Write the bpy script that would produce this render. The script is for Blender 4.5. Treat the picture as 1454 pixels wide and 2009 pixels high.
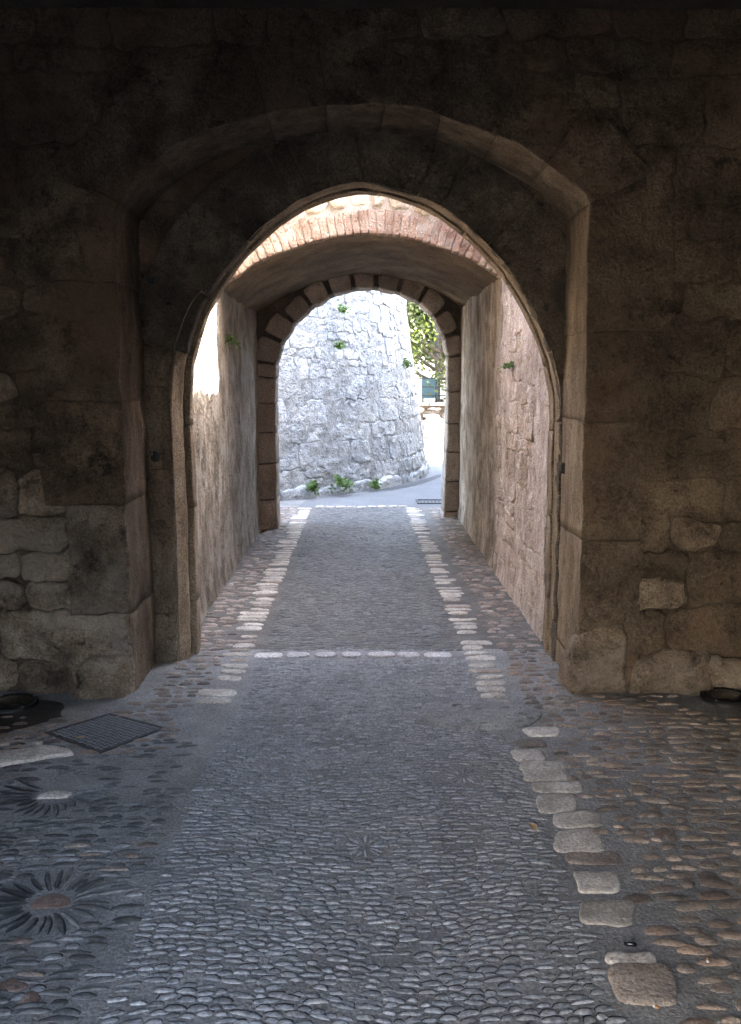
import bpy, math, random
from math import sin, cos, pi, radians, hypot
from mathutils import Vector, Matrix, noise
random.seed(11)
sc = bpy.context.scene
for o in list(bpy.data.objects):
    bpy.data.objects.remove(o)

# ---------------------------------------------------------------- camera
PITCH, YAW, EYE, FPX = radians(8.28), radians(-0.38), 1.6, 1800.0
cd = bpy.data.cameras.new('camera')
cd.sensor_fit = 'VERTICAL'; cd.sensor_height = 36.0
cd.lens = FPX / 2009 * 36.0
cd.clip_start = 0.05; cd.clip_end = 2000
cam = bpy.data.objects.new('camera', cd)
sc.collection.objects.link(cam)
cam.location = (0, 0, EYE)
cam.rotation_euler = (radians(90) - PITCH, 0, YAW)
sc.camera = cam

# ---------------------------------------------------------------- sky, sun, exposure
SUN_EL, SUN_AZ = radians(42), radians(90.5)      # azimuth clockwise from +Y
w = bpy.data.worlds.new('World'); sc.world = w; w.use_nodes = True
nt = w.node_tree
bg = nt.nodes['Background']
sky = nt.nodes.new('ShaderNodeTexSky')
sky.sky_type = 'NISHITA'; sky.sun_disc = False
sky.sun_elevation = SUN_EL; sky.sun_rotation = SUN_AZ
sky.air_density = 1.0; sky.dust_density = 3.0; sky.ozone_density = 0.6
hs = nt.nodes.new('ShaderNodeHueSaturation'); hs.inputs['Saturation'].default_value = 0.85
nt.links.new(sky.outputs[0], hs.inputs['Color'])
nt.links.new(hs.outputs[0], bg.inputs[0])
bg.inputs[1].default_value = 0.15
sd = bpy.data.lights.new('sun', 'SUN'); sd.energy = 5.0; sd.angle = radians(0.5); sd.color = (1, 0.94, 0.84)
sun = bpy.data.objects.new('sun', sd); sc.collection.objects.link(sun)
to_sun = Vector((sin(SUN_AZ) * cos(SUN_EL), cos(SUN_AZ) * cos(SUN_EL), sin(SUN_EL)))
sun.rotation_euler = to_sun.to_track_quat('Z', 'Y').to_euler()
sun.location = (20, 0, 20)
vs = sc.view_settings
vs.view_transform = 'Standard'; vs.look = 'None'; vs.gamma = 1.0; vs.use_curve_mapping = False
vs.exposure = 5.3
sc.cycles.max_bounces = 10; sc.cycles.diffuse_bounces = 8; sc.cycles.glossy_bounces = 3
sc.cycles.use_denoising = True
sc.cycles.sample_clamp_indirect = 8

# ---------------------------------------------------------------- where a point of the photograph stands
_f = Vector((sin(-YAW) * cos(PITCH), cos(YAW) * cos(PITCH), -sin(PITCH)))
_r = Vector((cos(YAW), sin(YAW), 0)); _u = _r.cross(_f)
def ray(px, py):
    return _f + _r * ((px - 727) / FPX) - _u * ((py - 1004.5) / FPX)
def at(px, py, Y, k=0.0):
    """(x, z) on the upright plane y = Y + k x"""
    d = ray(px, py)
    t = Y / (d.y - k * d.x)
    return (d.x * t, EYE + d.z * t)
def gnd(px, py, z=0.0):
    d = ray(px, py); t = (z - EYE) / d.z
    return (d.x * t, d.y * t)

# ---------------------------------------------------------------- materials
MATS = {}
def stone_mat(name, c1, c2, c3, scale=3.0, rough=.9, bump=.35, bscale=45, streak=False, var=.28, stain=None, stain_amt=.5, pits=.3, spec=.3, stain_scale=.9, coarse=0.0, tone=False, spots=None, spot_scale=9, spot_amt=.7, blot=None, blot_amt=.6, blot_scale=1.3):
    m = bpy.data.materials.new(name); m.use_nodes = True
    n, l = m.node_tree.nodes, m.node_tree.links
    b = n['Principled BSDF']
    b.inputs['Roughness'].default_value = rough
    b.inputs['Specular IOR Level'].default_value = spec
    g = n.new('ShaderNodeNewGeometry')
    vec = g.outputs['Position']
    if streak:
        mp = n.new('ShaderNodeMapping'); mp.inputs['Scale'].default_value = streak
        l.new(vec, mp.inputs['Vector']); svec = mp.outputs[0]
    else:
        svec = vec
    n1 = n.new('ShaderNodeTexNoise'); n1.inputs['Scale'].default_value = scale; n1.inputs['Detail'].default_value = 9; n1.inputs['Roughness'].default_value = .65
    l.new(svec, n1.inputs['Vector'])
    cr = n.new('ShaderNodeValToRGB')
    e = cr.color_ramp.elements
    e[0].position = .32; e[0].color = (*c1, 1); e[1].position = .68; e[1].color = (*c3, 1)
    mid = e.new(.5); mid.color = (*c2, 1)
    l.new(n1.outputs[0], cr.inputs[0])
    col = cr.outputs[0]
    # fine speckle
    n4 = n.new('ShaderNodeTexNoise'); n4.inputs['Scale'].default_value = 90; n4.inputs['Detail'].default_value = 4
    l.new(vec, n4.inputs['Vector'])
    mr = n.new('ShaderNodeMapRange'); mr.inputs[1].default_value = .3; mr.inputs[2].default_value = .7; mr.inputs[3].default_value = .6; mr.inputs[4].default_value = 1.4
    l.new(n4.outputs[0], mr.inputs[0])
    mx = n.new('ShaderNodeMix'); mx.data_type = 'RGBA'; mx.blend_type = 'MULTIPLY'; mx.inputs[0].default_value = 1
    l.new(col, mx.inputs[6]); l.new(mr.outputs[0], mx.inputs[7]); col = mx.outputs[2]
    if stain:
        n2 = n.new('ShaderNodeTexNoise'); n2.inputs['Scale'].default_value = stain_scale; n2.inputs['Detail'].default_value = 10; n2.inputs['Roughness'].default_value = .7
        l.new(svec if streak else vec, n2.inputs['Vector'])
        m2 = n.new('ShaderNodeMapRange'); m2.inputs[1].default_value = .5; m2.inputs[2].default_value = .66; m2.inputs[3].default_value = 0; m2.inputs[4].default_value = stain_amt
        l.new(n2.outputs[0], m2.inputs[0])
        mx2 = n.new('ShaderNodeMix'); mx2.data_type = 'RGBA'
        l.new(m2.outputs[0], mx2.inputs[0]); l.new(col, mx2.inputs[6]); mx2.inputs[7].default_value = (*stain, 1); col = mx2.outputs[2]
    for c_, s_, a_, lo in ((spots, spot_scale, spot_amt, .56), (blot, blot_scale, blot_amt, .5)):
        if not c_: continue
        mp2 = n.new('ShaderNodeMapping'); mp2.inputs['Location'].default_value = (s_ * 3.1, 7.7, s_); l.new(vec, mp2.inputs['Vector'])
        n7 = n.new('ShaderNodeTexNoise'); n7.inputs['Scale'].default_value = s_; n7.inputs['Detail'].default_value = 11; n7.inputs['Roughness'].default_value = .78
        l.new(mp2.outputs[0], n7.inputs['Vector'])
        m7 = n.new('ShaderNodeMapRange'); m7.inputs[1].default_value = lo; m7.inputs[2].default_value = lo + .07; m7.inputs[3].default_value = 0; m7.inputs[4].default_value = a_
        l.new(n7.outputs[0], m7.inputs[0])
        mx7 = n.new('ShaderNodeMix'); mx7.data_type = 'RGBA'
        l.new(m7.outputs[0], mx7.inputs[0]); l.new(col, mx7.inputs[6]); mx7.inputs[7].default_value = (*c_, 1); col = mx7.outputs[2]
    oi = n.new('ShaderNodeObjectInfo')
    rsrc = oi.outputs['Random']
    if tone:
        ta = n.new('ShaderNodeAttribute'); ta.attribute_name = 'tone'
        ad = n.new('ShaderNodeMath'); ad.operation = 'ADD'; l.new(oi.outputs['Random'], ad.inputs[0]); l.new(ta.outputs['Fac'], ad.inputs[1])
        fr = n.new('ShaderNodeMath'); fr.operation = 'FRACT'; l.new(ad.outputs[0], fr.inputs[0]); rsrc = fr.outputs[0]
    m3 = n.new('ShaderNodeMapRange'); m3.inputs[3].default_value = 1 - var; m3.inputs[4].default_value = 1 + var
    l.new(rsrc, m3.inputs[0])
    mx3 = n.new('ShaderNodeMix'); mx3.data_type = 'RGBA'; mx3.blend_type = 'MULTIPLY'; mx3.inputs[0].default_value = 1
    l.new(col, mx3.inputs[6]); l.new(m3.outputs[0], mx3.inputs[7])
    l.new(mx3.outputs[2], b.inputs['Base Color'])
    # relief
    n3 = n.new('ShaderNodeTexNoise'); n3.inputs['Scale'].default_value = bscale; n3.inputs['Detail'].default_value = 8; n3.inputs['Roughness'].default_value = .7
    l.new(svec if streak else vec, n3.inputs['Vector'])
    h = n3.outputs[0]
    if pits:
        vo = n.new('ShaderNodeTexVoronoi'); vo.inputs['Scale'].default_value = bscale * .55; vo.inputs['Randomness'].default_value = 1
        l.new(vec, vo.inputs['Vector'])
        m5 = n.new('ShaderNodeMapRange'); m5.inputs[1].default_value = 0; m5.inputs[2].default_value = .28; m5.inputs[3].default_value = -pits; m5.inputs[4].default_value = 0
        l.new(vo.outputs['Distance'], m5.inputs[0])
        a = n.new('ShaderNodeMath'); a.operation = 'ADD'; l.new(h, a.inputs[0]); l.new(m5.outputs[0], a.inputs[1]); h = a.outputs[0]
    if coarse:
        n6 = n.new('ShaderNodeTexNoise'); n6.inputs['Scale'].default_value = 9; n6.inputs['Detail'].default_value = 10; n6.inputs['Roughness'].default_value = .72
        l.new(vec, n6.inputs['Vector'])
        a2 = n.new('ShaderNodeMath'); a2.operation = 'MULTIPLY_ADD'; l.new(n6.outputs[0], a2.inputs[0]); a2.inputs[1].default_value = coarse; l.new(h, a2.inputs[2]); h = a2.outputs[0]
    bu = n.new('ShaderNodeBump'); bu.inputs['Strength'].default_value = bump; bu.inputs['Distance'].default_value = .02 if coarse < 1.3 else .03
    l.new(h, bu.inputs['Height']); l.new(bu.outputs[0], b.inputs['Normal'])
    MATS[name] = m
    return m

def plain_mat(name, c, rough=.6, metal=0.0, spec=.5, coat=0.0, emit=None, trans=0.0, var=0.0):
    m = bpy.data.materials.new(name); m.use_nodes = True
    n, l = m.node_tree.nodes, m.node_tree.links
    b = n['Principled BSDF']
    b.inputs['Roughness'].default_value = rough; b.inputs['Metallic'].default_value = metal
    b.inputs['Specular IOR Level'].default_value = spec; b.inputs['Coat Weight'].default_value = coat
    ns = n.new('ShaderNodeTexNoise'); ns.inputs['Scale'].default_value = 25; ns.inputs['Detail'].default_value = 6
    g = n.new('ShaderNodeNewGeometry'); l.new(g.outputs['Position'], ns.inputs['Vector'])
    mr = n.new('ShaderNodeMapRange'); mr.inputs[3].default_value = .7; mr.inputs[4].default_value = 1.3
    l.new(ns.outputs[0], mr.inputs[0])
    mx = n.new('ShaderNodeMix'); mx.data_type = 'RGBA'; mx.blend_type = 'MULTIPLY'; mx.inputs[0].default_value = 1
    mx.inputs[6].default_value = (*c, 1); l.new(mr.outputs[0], mx.inputs[7]); l.new(mx.outputs[2], b.inputs['Base Color'])
    MATS[name] = m
    return m

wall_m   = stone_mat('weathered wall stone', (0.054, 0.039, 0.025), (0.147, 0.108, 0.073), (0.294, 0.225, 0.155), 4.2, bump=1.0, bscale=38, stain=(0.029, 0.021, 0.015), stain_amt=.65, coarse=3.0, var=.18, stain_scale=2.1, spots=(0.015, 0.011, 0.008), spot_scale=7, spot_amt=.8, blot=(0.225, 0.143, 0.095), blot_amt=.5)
walll_m  = stone_mat('wall stone painted lit', (0.106, 0.077, 0.054), (0.272, 0.206, 0.147), (0.465, 0.377, 0.286), 4.2, bump=1.0, bscale=38, stain=(0.048, 0.035, 0.024), stain_amt=.6, coarse=3.2, var=.25, stain_scale=2.4, spots=(0.023, 0.017, 0.012), spot_scale=7, spot_amt=.8, blot=(0.436, 0.372, 0.304), blot_amt=.5)  # lighter copy of the wall stone; stronger light low down put into its colour
mort_m   = stone_mat('old wall mortar', (0.049, 0.035, 0.023), (0.122, 0.090, 0.061), (0.225, 0.174, 0.120), 4.2, bump=1.0, bscale=30, stain=(0.028, 0.019, 0.014), stain_amt=.65, coarse=3.0, stain_scale=2.1, spots=(0.015, 0.010, 0.008), spot_scale=7, spot_amt=.8, blot=(0.196, 0.127, 0.085), blot_amt=.5)
dress_m  = stone_mat('dressed grey stone', (0.054, 0.042, 0.030), (0.113, 0.089, 0.065), (0.196, 0.157, 0.116), 4.2, bump=.9, bscale=50, stain=(0.033, 0.025, 0.017), stain_amt=.65, var=.1, coarse=2.2, stain_scale=1.9, spots=(0.018, 0.013, 0.010), spot_scale=9, spot_amt=.75)
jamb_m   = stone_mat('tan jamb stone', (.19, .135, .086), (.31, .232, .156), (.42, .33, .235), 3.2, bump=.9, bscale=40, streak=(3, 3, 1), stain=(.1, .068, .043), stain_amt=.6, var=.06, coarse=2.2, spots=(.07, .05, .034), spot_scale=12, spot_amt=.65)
jambd_m  = stone_mat('shaded jamb stone', (.11, .079, .052), (.195, .146, .102), (.28, .222, .163), 3.2, bump=.9, bscale=40, streak=(3, 3, 1), stain=(.06, .043, .03), stain_amt=.6, var=.06, coarse=2.2, spots=(.04, .029, .02), spot_scale=12, spot_amt=.65)  # darker copy of the tan jamb stone; left side's shade put into its colour
plast_m  = stone_mat('streaked passage plaster', (0.153, 0.117, 0.085), (0.307, 0.248, 0.192), (0.496, 0.425, 0.348), 4, bump=1.0, bscale=30, streak=(1.7, 1.7, .75), stain=(0.100, 0.074, 0.054), stain_amt=.75, coarse=3, stain_scale=3, spots=(0.100, 0.074, 0.054), spot_scale=12, spot_amt=.75, blot=(0.519, 0.460, 0.395), blot_amt=.55, blot_scale=2.6)
court_m  = stone_mat('pinkish court stone', (0.403, 0.319, 0.263), (0.582, 0.487, 0.423), (0.762, 0.683, 0.622), 5, bump=1.0, bscale=30, stain=(0.291, 0.202, 0.151), stain_amt=.6, coarse=3, var=.1, streak=(1.5, 1.5, .8), spots=(0.224, 0.157, 0.118), spot_scale=10, spot_amt=.65)
vous_m   = stone_mat('pink voussoir stone', (0.218, 0.175, 0.143), (0.316, 0.263, 0.220), (0.414, 0.353, 0.304), 5, bump=.8, bscale=50, stain=(0.115, 0.090, 0.070), stain_amt=.5, var=.18, stain_scale=2.5, coarse=1.6, spots=(0.092, 0.070, 0.056), spot_scale=9, spot_amt=.55)
darkm_m  = stone_mat('dark arch mortar', (0.065, 0.052, 0.042), (0.111, 0.090, 0.073), (0.169, 0.140, 0.117), 6, bump=.9, bscale=40, coarse=1.6)
brick_m  = stone_mat('red brick', (.25, .135, .1), (.34, .23, .18), (.43, .33, .27), 6, bump=.9, bscale=50, stain=(.42, .37, .32), stain_amt=.85, var=.15, stain_scale=5, coarse=1.6, spots=(.2, .14, .11), spot_scale=13, spot_amt=.6, blot=(.36, .31, .27), blot_amt=.6, blot_scale=4)
limem_m  = stone_mat('lime mortar', (.34, .28, .235), (.42, .36, .31), (.5, .44, .385), 6, bump=.7, bscale=45)
rubbl_m  = stone_mat('pale rubble stone', (.42, .36, .28), (.55, .49, .4), (.68, .63, .55), 5, bump=.8, bscale=40, coarse=1.4, var=.3)
soffit_m = stone_mat('brown vault plaster', (.105, .07, .041), (.185, .128, .078), (.27, .2, .13), 3, bump=1.0, bscale=30, stain=(.065, .047, .031), stain_amt=.65, coarse=2.4, spots=(.055, .04, .026), spot_scale=9)
tower_m  = stone_mat('white limestone', (0.209, 0.222, 0.231), (0.308, 0.326, 0.339), (0.402, 0.419, 0.431), 7, bump=1.0, bscale=26, stain=(0.146, 0.153, 0.156), stain_amt=.5, coarse=2.0, var=.12, stain_scale=3, pits=.6, spots=(0.047, 0.049, 0.047), spot_scale=10, spot_amt=.8, blot=(0.418, 0.416, 0.400), blot_amt=.5)
towerm_m = stone_mat('grey tower joint', (0.131, 0.135, 0.134), (0.223, 0.231, 0.233), (0.324, 0.333, 0.331), 8, bump=1.0, bscale=30, coarse=2.0, spots=(0.040, 0.041, 0.038), spot_scale=11, spot_amt=.85)
floor_m  = stone_mat('grey floor mortar', (.14, .139, .137), (.2, .199, .196), (.265, .263, .258), 5, rough=.65, bump=.9, bscale=70, stain=(.1, .096, .09), stain_amt=.5, stain_scale=1.6, pits=.4, spots=(.1, .098, .094), spot_scale=24, spot_amt=.55, coarse=.9)
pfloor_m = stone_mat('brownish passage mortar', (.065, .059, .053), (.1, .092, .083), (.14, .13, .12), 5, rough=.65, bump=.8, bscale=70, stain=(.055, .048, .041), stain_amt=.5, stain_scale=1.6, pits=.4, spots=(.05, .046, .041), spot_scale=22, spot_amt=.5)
pebt_m   = stone_mat('worn slate pebble', (.14, .145, .15), (.205, .21, .218), (.28, .285, .292), 30, rough=.6, bump=.5, bscale=140, var=.3, pits=0, tone=True)
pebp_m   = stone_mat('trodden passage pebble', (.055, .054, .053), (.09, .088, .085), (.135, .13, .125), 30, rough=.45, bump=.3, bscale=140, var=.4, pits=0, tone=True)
pebd_m   = stone_mat('slate edge and crevice shade', (.008, .009, .011), (.016, .017, .02), (.035, .036, .04), 30, rough=.6, bump=.3, bscale=140, var=.3, pits=0, tone=True)  # dark slate rim; also paints the crevice shade behind each pebble
dpeb_m   = stone_mat('dark river pebble', (.045, .046, .048), (.08, .08, .08), (.14, .135, .13), 22, rough=.5, bump=.3, bscale=120, var=.5, pits=0, tone=True)
rpeb_m   = stone_mat('rusty pebble', (0.128, 0.081, 0.063), (0.168, 0.114, 0.092), (0.208, 0.162, 0.142), 18, rough=.55, bump=.5, bscale=100, var=.2, pits=0, spots=(0.080, 0.085, 0.089), spot_scale=20)
cob_m    = stone_mat('brown cobble', (.11, .09, .075), (.185, .152, .127), (.29, .25, .21), 9, rough=.5, bump=.6, bscale=80, stain=(.2, .115, .075), stain_amt=.55, var=.45, stain_scale=3, tone=True, spots=(.13, .125, .12), spot_scale=18, spot_amt=.6)
pale_m   = stone_mat('pale edging stone', (.28, .25, .213), (.39, .355, .31), (.5, .465, .415), 8, rough=.6, bump=.5, bscale=70, stain=(.2, .165, .135), stain_amt=.6, var=.2, stain_scale=5, spots=(.15, .14, .13), spot_scale=14, spot_amt=.6)
gran_m   = stone_mat('speckled granite sett', (.28, .265, .26), (.4, .38, .375), (.52, .5, .49), 40, rough=.6, bump=.4, bscale=120, var=.2, spots=(.18, .165, .16), spot_scale=20, spot_amt=.5)
asph_m   = stone_mat('worn asphalt', (.085, .087, .09), (.11, .112, .115), (.135, .137, .14), 30, rough=.8, bump=.4, bscale=160, var=0, blot=(.14, .142, .145), blot_amt=.5, spots=(.07, .07, .07), spot_scale=14, spot_amt=.4)
asphd_m  = stone_mat('dark asphalt', (.03, .031, .032), (.042, .043, .044), (.055, .056, .057), 30, rough=.8, bump=.35, bscale=160, var=0)
earth_m  = stone_mat('pale earth', (0.225, 0.200, 0.166), (0.285, 0.259, 0.216), (0.338, 0.311, 0.266), 2, bump=.5, bscale=30, var=0)
porch_m  = stone_mat('sooty porch stone', (.04, .034, .028), (.065, .054, .045), (.095, .08, .066), 3, bump=.6, bscale=30, coarse=1.2, var=0)
rend_m   = stone_mat('rendered house wall', (.38, .35, .3), (.44, .41, .36), (.5, .47, .42), 2, bump=.3, bscale=30, var=0)
castd_m  = plain_mat('dark cast iron', (.035, .035, .037), .6, .0, .4)
iron_m   = plain_mat('black iron', (.02, .019, .018), .55, .6)
castg_m  = plain_mat('grey cast iron', (.15, .152, .158), .6, .0, .4)
lens_m   = plain_mat('dark lamp glass', (.008, .008, .009), .12, 0, .35, 0.0)
white_m  = plain_mat('white paper', (.5, .49, .46), .6)
amber_m  = plain_mat('orange filter paper', (.3, .15, .06), .7)
foil_m   = plain_mat('glossy black plastic', (.01, .01, .012), .15, 0, .6)
teal_m   = plain_mat('blue board', (.012, .05, .068), .5)
roof_m   = plain_mat('clay roof', (.3, .13, .08), .8)
glass_m  = plain_mat('window glass', (.03, .04, .05), .08, 0, .7)
shut_m   = plain_mat('green shutter paint', (.06, .13, .1), .6)
bark_m   = stone_mat('tree bark', (.06, .05, .04), (.1, .085, .07), (.15, .13, .11), 12, bump=.8, bscale=40, streak=(3, 3, .6), var=.1)
leaf_m   = stone_mat('green leaf', (.02, .026, .008), (.036, .044, .014), (.06, .068, .024), 4, rough=.55, bump=.1, bscale=40, var=.15, pits=0)
herb_m   = stone_mat('fresh herb leaf', (.05, .1, .025), (.08, .14, .035), (.12, .18, .05), 20, rough=.6, bump=.1, bscale=40, var=.15, pits=0)
dry_m    = plain_mat('dry leaf', (.32, .2, .09), .8)
soot_m   = stone_mat('soot stained mortar', (.018, .017, .016), (.03, .028, .026), (.06, .056, .052), 4, rough=.7, bump=.5, bscale=70, var=0)
for _m in (leaf_m, herb_m):
    _b = _m.node_tree.nodes['Principled BSDF']
    _b.inputs['Subsurface Weight'].default_value = 0.0
    _t = _m.node_tree.nodes.new('ShaderNodeBsdfTranslucent'); _t.inputs[0].default_value = (.06, .085, .012, 1)
    _mix = _m.node_tree.nodes.new('ShaderNodeMixShader'); _mix.inputs[0].default_value = .35
    _o = _m.node_tree.nodes['Material Output']
    _m.node_tree.links.new(_b.outputs[0], _mix.inputs[1]); _m.node_tree.links.new(_t.outputs[0], _mix.inputs[2]); _m.node_tree.links.new(_mix.outputs[0], _o.inputs[0])

# ---------------------------------------------------------------- object helpers
COL = sc.collection
def mesh(name, verts, faces, mats, smooth=True, midx=None, tone=None):
    me = bpy.data.meshes.new(name)
    me.from_pydata([tuple(v) for v in verts], [], faces)
    for m in (mats if isinstance(mats, (list, tuple)) else [mats]):
        me.materials.append(m)
    if smooth:
        me.polygons.foreach_set('use_smooth', [True] * len(me.polygons))
    if midx:
        me.polygons.foreach_set('material_index', midx)
    if tone:
        a = me.attributes.new('tone', 'FLOAT', 'POINT'); a.data.foreach_set('value', tone)
    me.update()
    return me
def link(name, me, parent=None, loc=(0, 0, 0), rot=(0, 0, 0), scale=(1, 1, 1)):
    o = bpy.data.objects.new(name, me); COL.objects.link(o)
    o.parent = parent; o.location = loc; o.rotation_euler = rot; o.scale = scale
    return o
def tag(o, label=None, cat=None, group=None, kind=None):
    if label: o['label'] = label
    if cat: o['category'] = cat
    if group: o['group'] = group
    if kind: o['kind'] = kind
    return o
def thing(name, label, cat, loc=(0, 0, 0), group=None):
    o = bpy.data.objects.new(name, None); COL.objects.link(o); o.location = loc; o.empty_display_size = .2
    return tag(o, label, cat, group)
def part(name, verts, faces, mat, root, smooth=True, midx=None, tone=None):
    L = root.location if root else Vector()
    me = mesh(name, [(v[0] - L[0], v[1] - L[1], v[2] - L[2]) for v in verts], faces, mat, smooth, midx, tone)
    return link(name, me, root)
class MB:
    def __init__(s): s.v = []; s.f = []
    def add(s, v, f):
        k = len(s.v); s.v += [tuple(p) for p in v]; s.f += [tuple(i + k for i in q) for q in f]
    def box(s, x0, x1, y0, y1, z0, z1):
        s.add([(x0, y0, z0), (x1, y0, z0), (x1, y1, z0), (x0, y1, z0), (x0, y0, z1), (x1, y0, z1), (x1, y1, z1), (x0, y1, z1)],
              [(3, 2, 1, 0), (4, 5, 6, 7), (0, 1, 5, 4), (1, 2, 6, 5), (2, 3, 7, 6), (3, 0, 4, 7)])
    def prism(s, foot, z0, z1):
        n = len(foot)
        s.add([(x, y, z0) for x, y in foot] + [(x, y, z1) for x, y in foot],
              [tuple(range(n))[::-1], tuple(range(n, 2 * n))] + [(i, (i + 1) % n, n + (i + 1) % n, n + i) for i in range(n)])
    def tube(s, pts, radii, seg=8):
        base = len(s.v); n = len(pts)
        for i, p in enumerate(pts):
            p = Vector(p); d = (Vector(pts[min(i + 1, n - 1)]) - Vector(pts[max(i - 1, 0)])).normalized()
            a = d.orthogonal().normalized(); b = d.cross(a)
            for k in range(seg):
                t = 2 * pi * k / seg; s.v.append(tuple(p + (a * cos(t) + b * sin(t)) * radii[i]))
        for i in range(n - 1):
            for k in range(seg):
                s.f.append((base + i * seg + k, base + i * seg + (k + 1) % seg, base + (i + 1) * seg + (k + 1) % seg, base + (i + 1) * seg + k))
        s.f.append(tuple(base + k for k in range(seg))[::-1]); s.f.append(tuple(base + (n - 1) * seg + k for k in range(seg)))

# ---------------------------------------------------------------- stones
def nv(p, s): return noise.noise_vector(Vector(p) * s)
def densify(poly, step):
    out = []
    n = len(poly)
    for i in range(n):
        a, b = poly[i], poly[(i + 1) % n]
        k = max(1, int(round(hypot(b[0] - a[0], b[1] - a[1]) / step)))
        for j in range(k):
            t = j / k; out.append((a[0] + (b[0] - a[0]) * t, a[1] + (b[1] - a[1]) * t))
    return out
def soften(poly, times=1):
    for _ in range(times):
        n = len(poly)
        poly = [((poly[i - 1][0] + 2 * poly[i][0] + poly[(i + 1) % n][0]) / 4, (poly[i - 1][1] + 2 * poly[i][1] + poly[(i + 1) % n][1]) / 4) for i in range(n)]
    return poly
def centroid(poly): return (sum(p[0] for p in poly) / len(poly), sum(p[1] for p in poly) / len(poly))
def area(poly): return .5 * abs(sum(poly[i - 1][0] * poly[i][1] - poly[i][0] * poly[i - 1][1] for i in range(len(poly))))
def stone(name, out, yf, yb, mat, root, mp=None, rough=.006, bevel=.012, slices=1, bulge=0.0, fine=False):
    """a block whose face has the outline OUT in (x, z), front at depth yf, back at yb; its face is worn and its arrises rounded"""
    mp = mp or (lambda x, z, y: (x, y, z))
    c = centroid(out); n = len(out)
    rmin = min(hypot(p[0] - c[0], p[1] - c[1]) for p in out)
    bv = min(bevel, rmin * .3)
    def inset(d):
        r = []
        for p in out:
            dx, dz = c[0] - p[0], c[1] - p[1]; L = hypot(dx, dz) or 1; q = min(d, L * .5); r.append((p[0] + dx / L * q, p[1] + dz / L * q))
        return r
    rings = [(out, yb + (yf + bv - yb) * i / slices) for i in range(slices + 1)]
    rings += [(inset(bv * .35), yf + bv * .32), (inset(bv), yf)]
    base = inset(bv)
    for t in ((.9, .78, .66, .54, .42, .3, .16) if fine else (.74, .48, .22)):
        rings.append(([(c[0] + (p[0] - c[0]) * t, c[1] + (p[1] - c[1]) * t) for p in base], yf - bulge * (1 - t * t)))
    V = []
    for r, y in rings:
        for x, z in r: V.append(mp(x, z, y))
    V.append(mp(c[0], c[1], yf - bulge))
    W = []
    for p in V:
        d = nv(p, 3.1) * rough * 1.2 + nv(p, 9) * rough + nv(p, 27) * rough * .6 + (nv(p, 55) * rough * .4 if fine else Vector())
        W.append((p[0] + d.x, p[1] + d.y, p[2] + d.z))
    F = []
    for k in range(len(rings) - 1):
        for i in range(n):
            F.append((k * n + i, k * n + (i + 1) % n, (k + 1) * n + (i + 1) % n, (k + 1) * n + i))
    k = len(rings) - 1
    for i in range(n): F.append((k * n + i, k * n + (i + 1) % n, len(V) - 1))
    mi = [(1 if i >= slices * n else 0) for i in range(len(F))] if isinstance(mat, (list, tuple)) else None
    return part(name, W, F, mat, root, True, mi)

class Curve:
    """an opening's outline, walked from the foot of its left jamb over the crown to the foot of the right one"""
    def __init__(s, pts, sub=.03, passes=10):
        d = []
        for i in range(len(pts) - 1):
            a, b = pts[i], pts[i + 1]; k = max(1, int(hypot(b[0] - a[0], b[1] - a[1]) / sub))
            d += [(a[0] + (b[0] - a[0]) * j / k, a[1] + (b[1] - a[1]) * j / k) for j in range(k)]
        d.append(pts[-1])
        for _ in range(passes):
            d = [d[0]] + [((d[i - 1][0] + 2 * d[i][0] + d[i + 1][0]) / 4, (d[i - 1][1] + 2 * d[i][1] + d[i + 1][1]) / 4) for i in range(1, len(d) - 1)] + [d[-1]]
        s.p = d
        s.s = [0]
        for i in range(1, len(d)): s.s.append(s.s[-1] + hypot(d[i][0] - d[i - 1][0], d[i][1] - d[i - 1][1]))
        s.L = s.s[-1]
        s.n = []
        for i in range(len(d)):
            a, b = d[max(0, i - 3)], d[min(len(d) - 1, i + 3)]
            dx, dz = b[0] - a[0], b[1] - a[1]; L = hypot(dx, dz) or 1; s.n.append((-dz / L, dx / L))
    def idx(s, t):
        import bisect
        i = min(max(bisect.bisect_right(s.s, t) - 1, 0), len(s.p) - 2)
        return i, (t - s.s[i]) / ((s.s[i + 1] - s.s[i]) or 1)
    def pt(s, t, o=0.0):
        i, f = s.idx(t); a, b, n = s.p[i], s.p[i + 1], s.n[i]
        return (a[0] + (b[0] - a[0]) * f + n[0] * o, a[1] + (b[1] - a[1]) * f + n[1] * o)
    def off(s, o): return [(p[0] + n[0] * o, p[1] + n[1] * o) for p, n in zip(s.p, s.n)]
    def ring_stone(s, a, b, w, gap=.004, o0=0.0, step=.05):
        k = max(2, int((b - a) / step)); g = gap
        inner = [s.pt(a + g + (b - a - 2 * g) * i / k, o0) for i in range(k + 1)]
        outer = [s.pt(a + g + (b - a - 2 * g) * i / k, w) for i in range(k + 1)]
        poly = inner + outer[::-1]
        return densify(poly, step)
    def s_at_z(s, z, right=False):
        r = range(len(s.p) - 1, -1, -1) if right else range(len(s.p))
        for i in r:
            if s.p[i][1] >= z: return s.s[i]
        return s.L / 2
def inside(p, poly):
    c = False; n = len(poly); x, z = p; j = n - 1
    for i in range(n):
        a, b = poly[i], poly[j]
        if (a[1] > z) != (b[1] > z) and x < (b[0] - a[0]) * (z - a[1]) / (b[1] - a[1]) + a[0]: c = not c
        j = i
    return c
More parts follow.
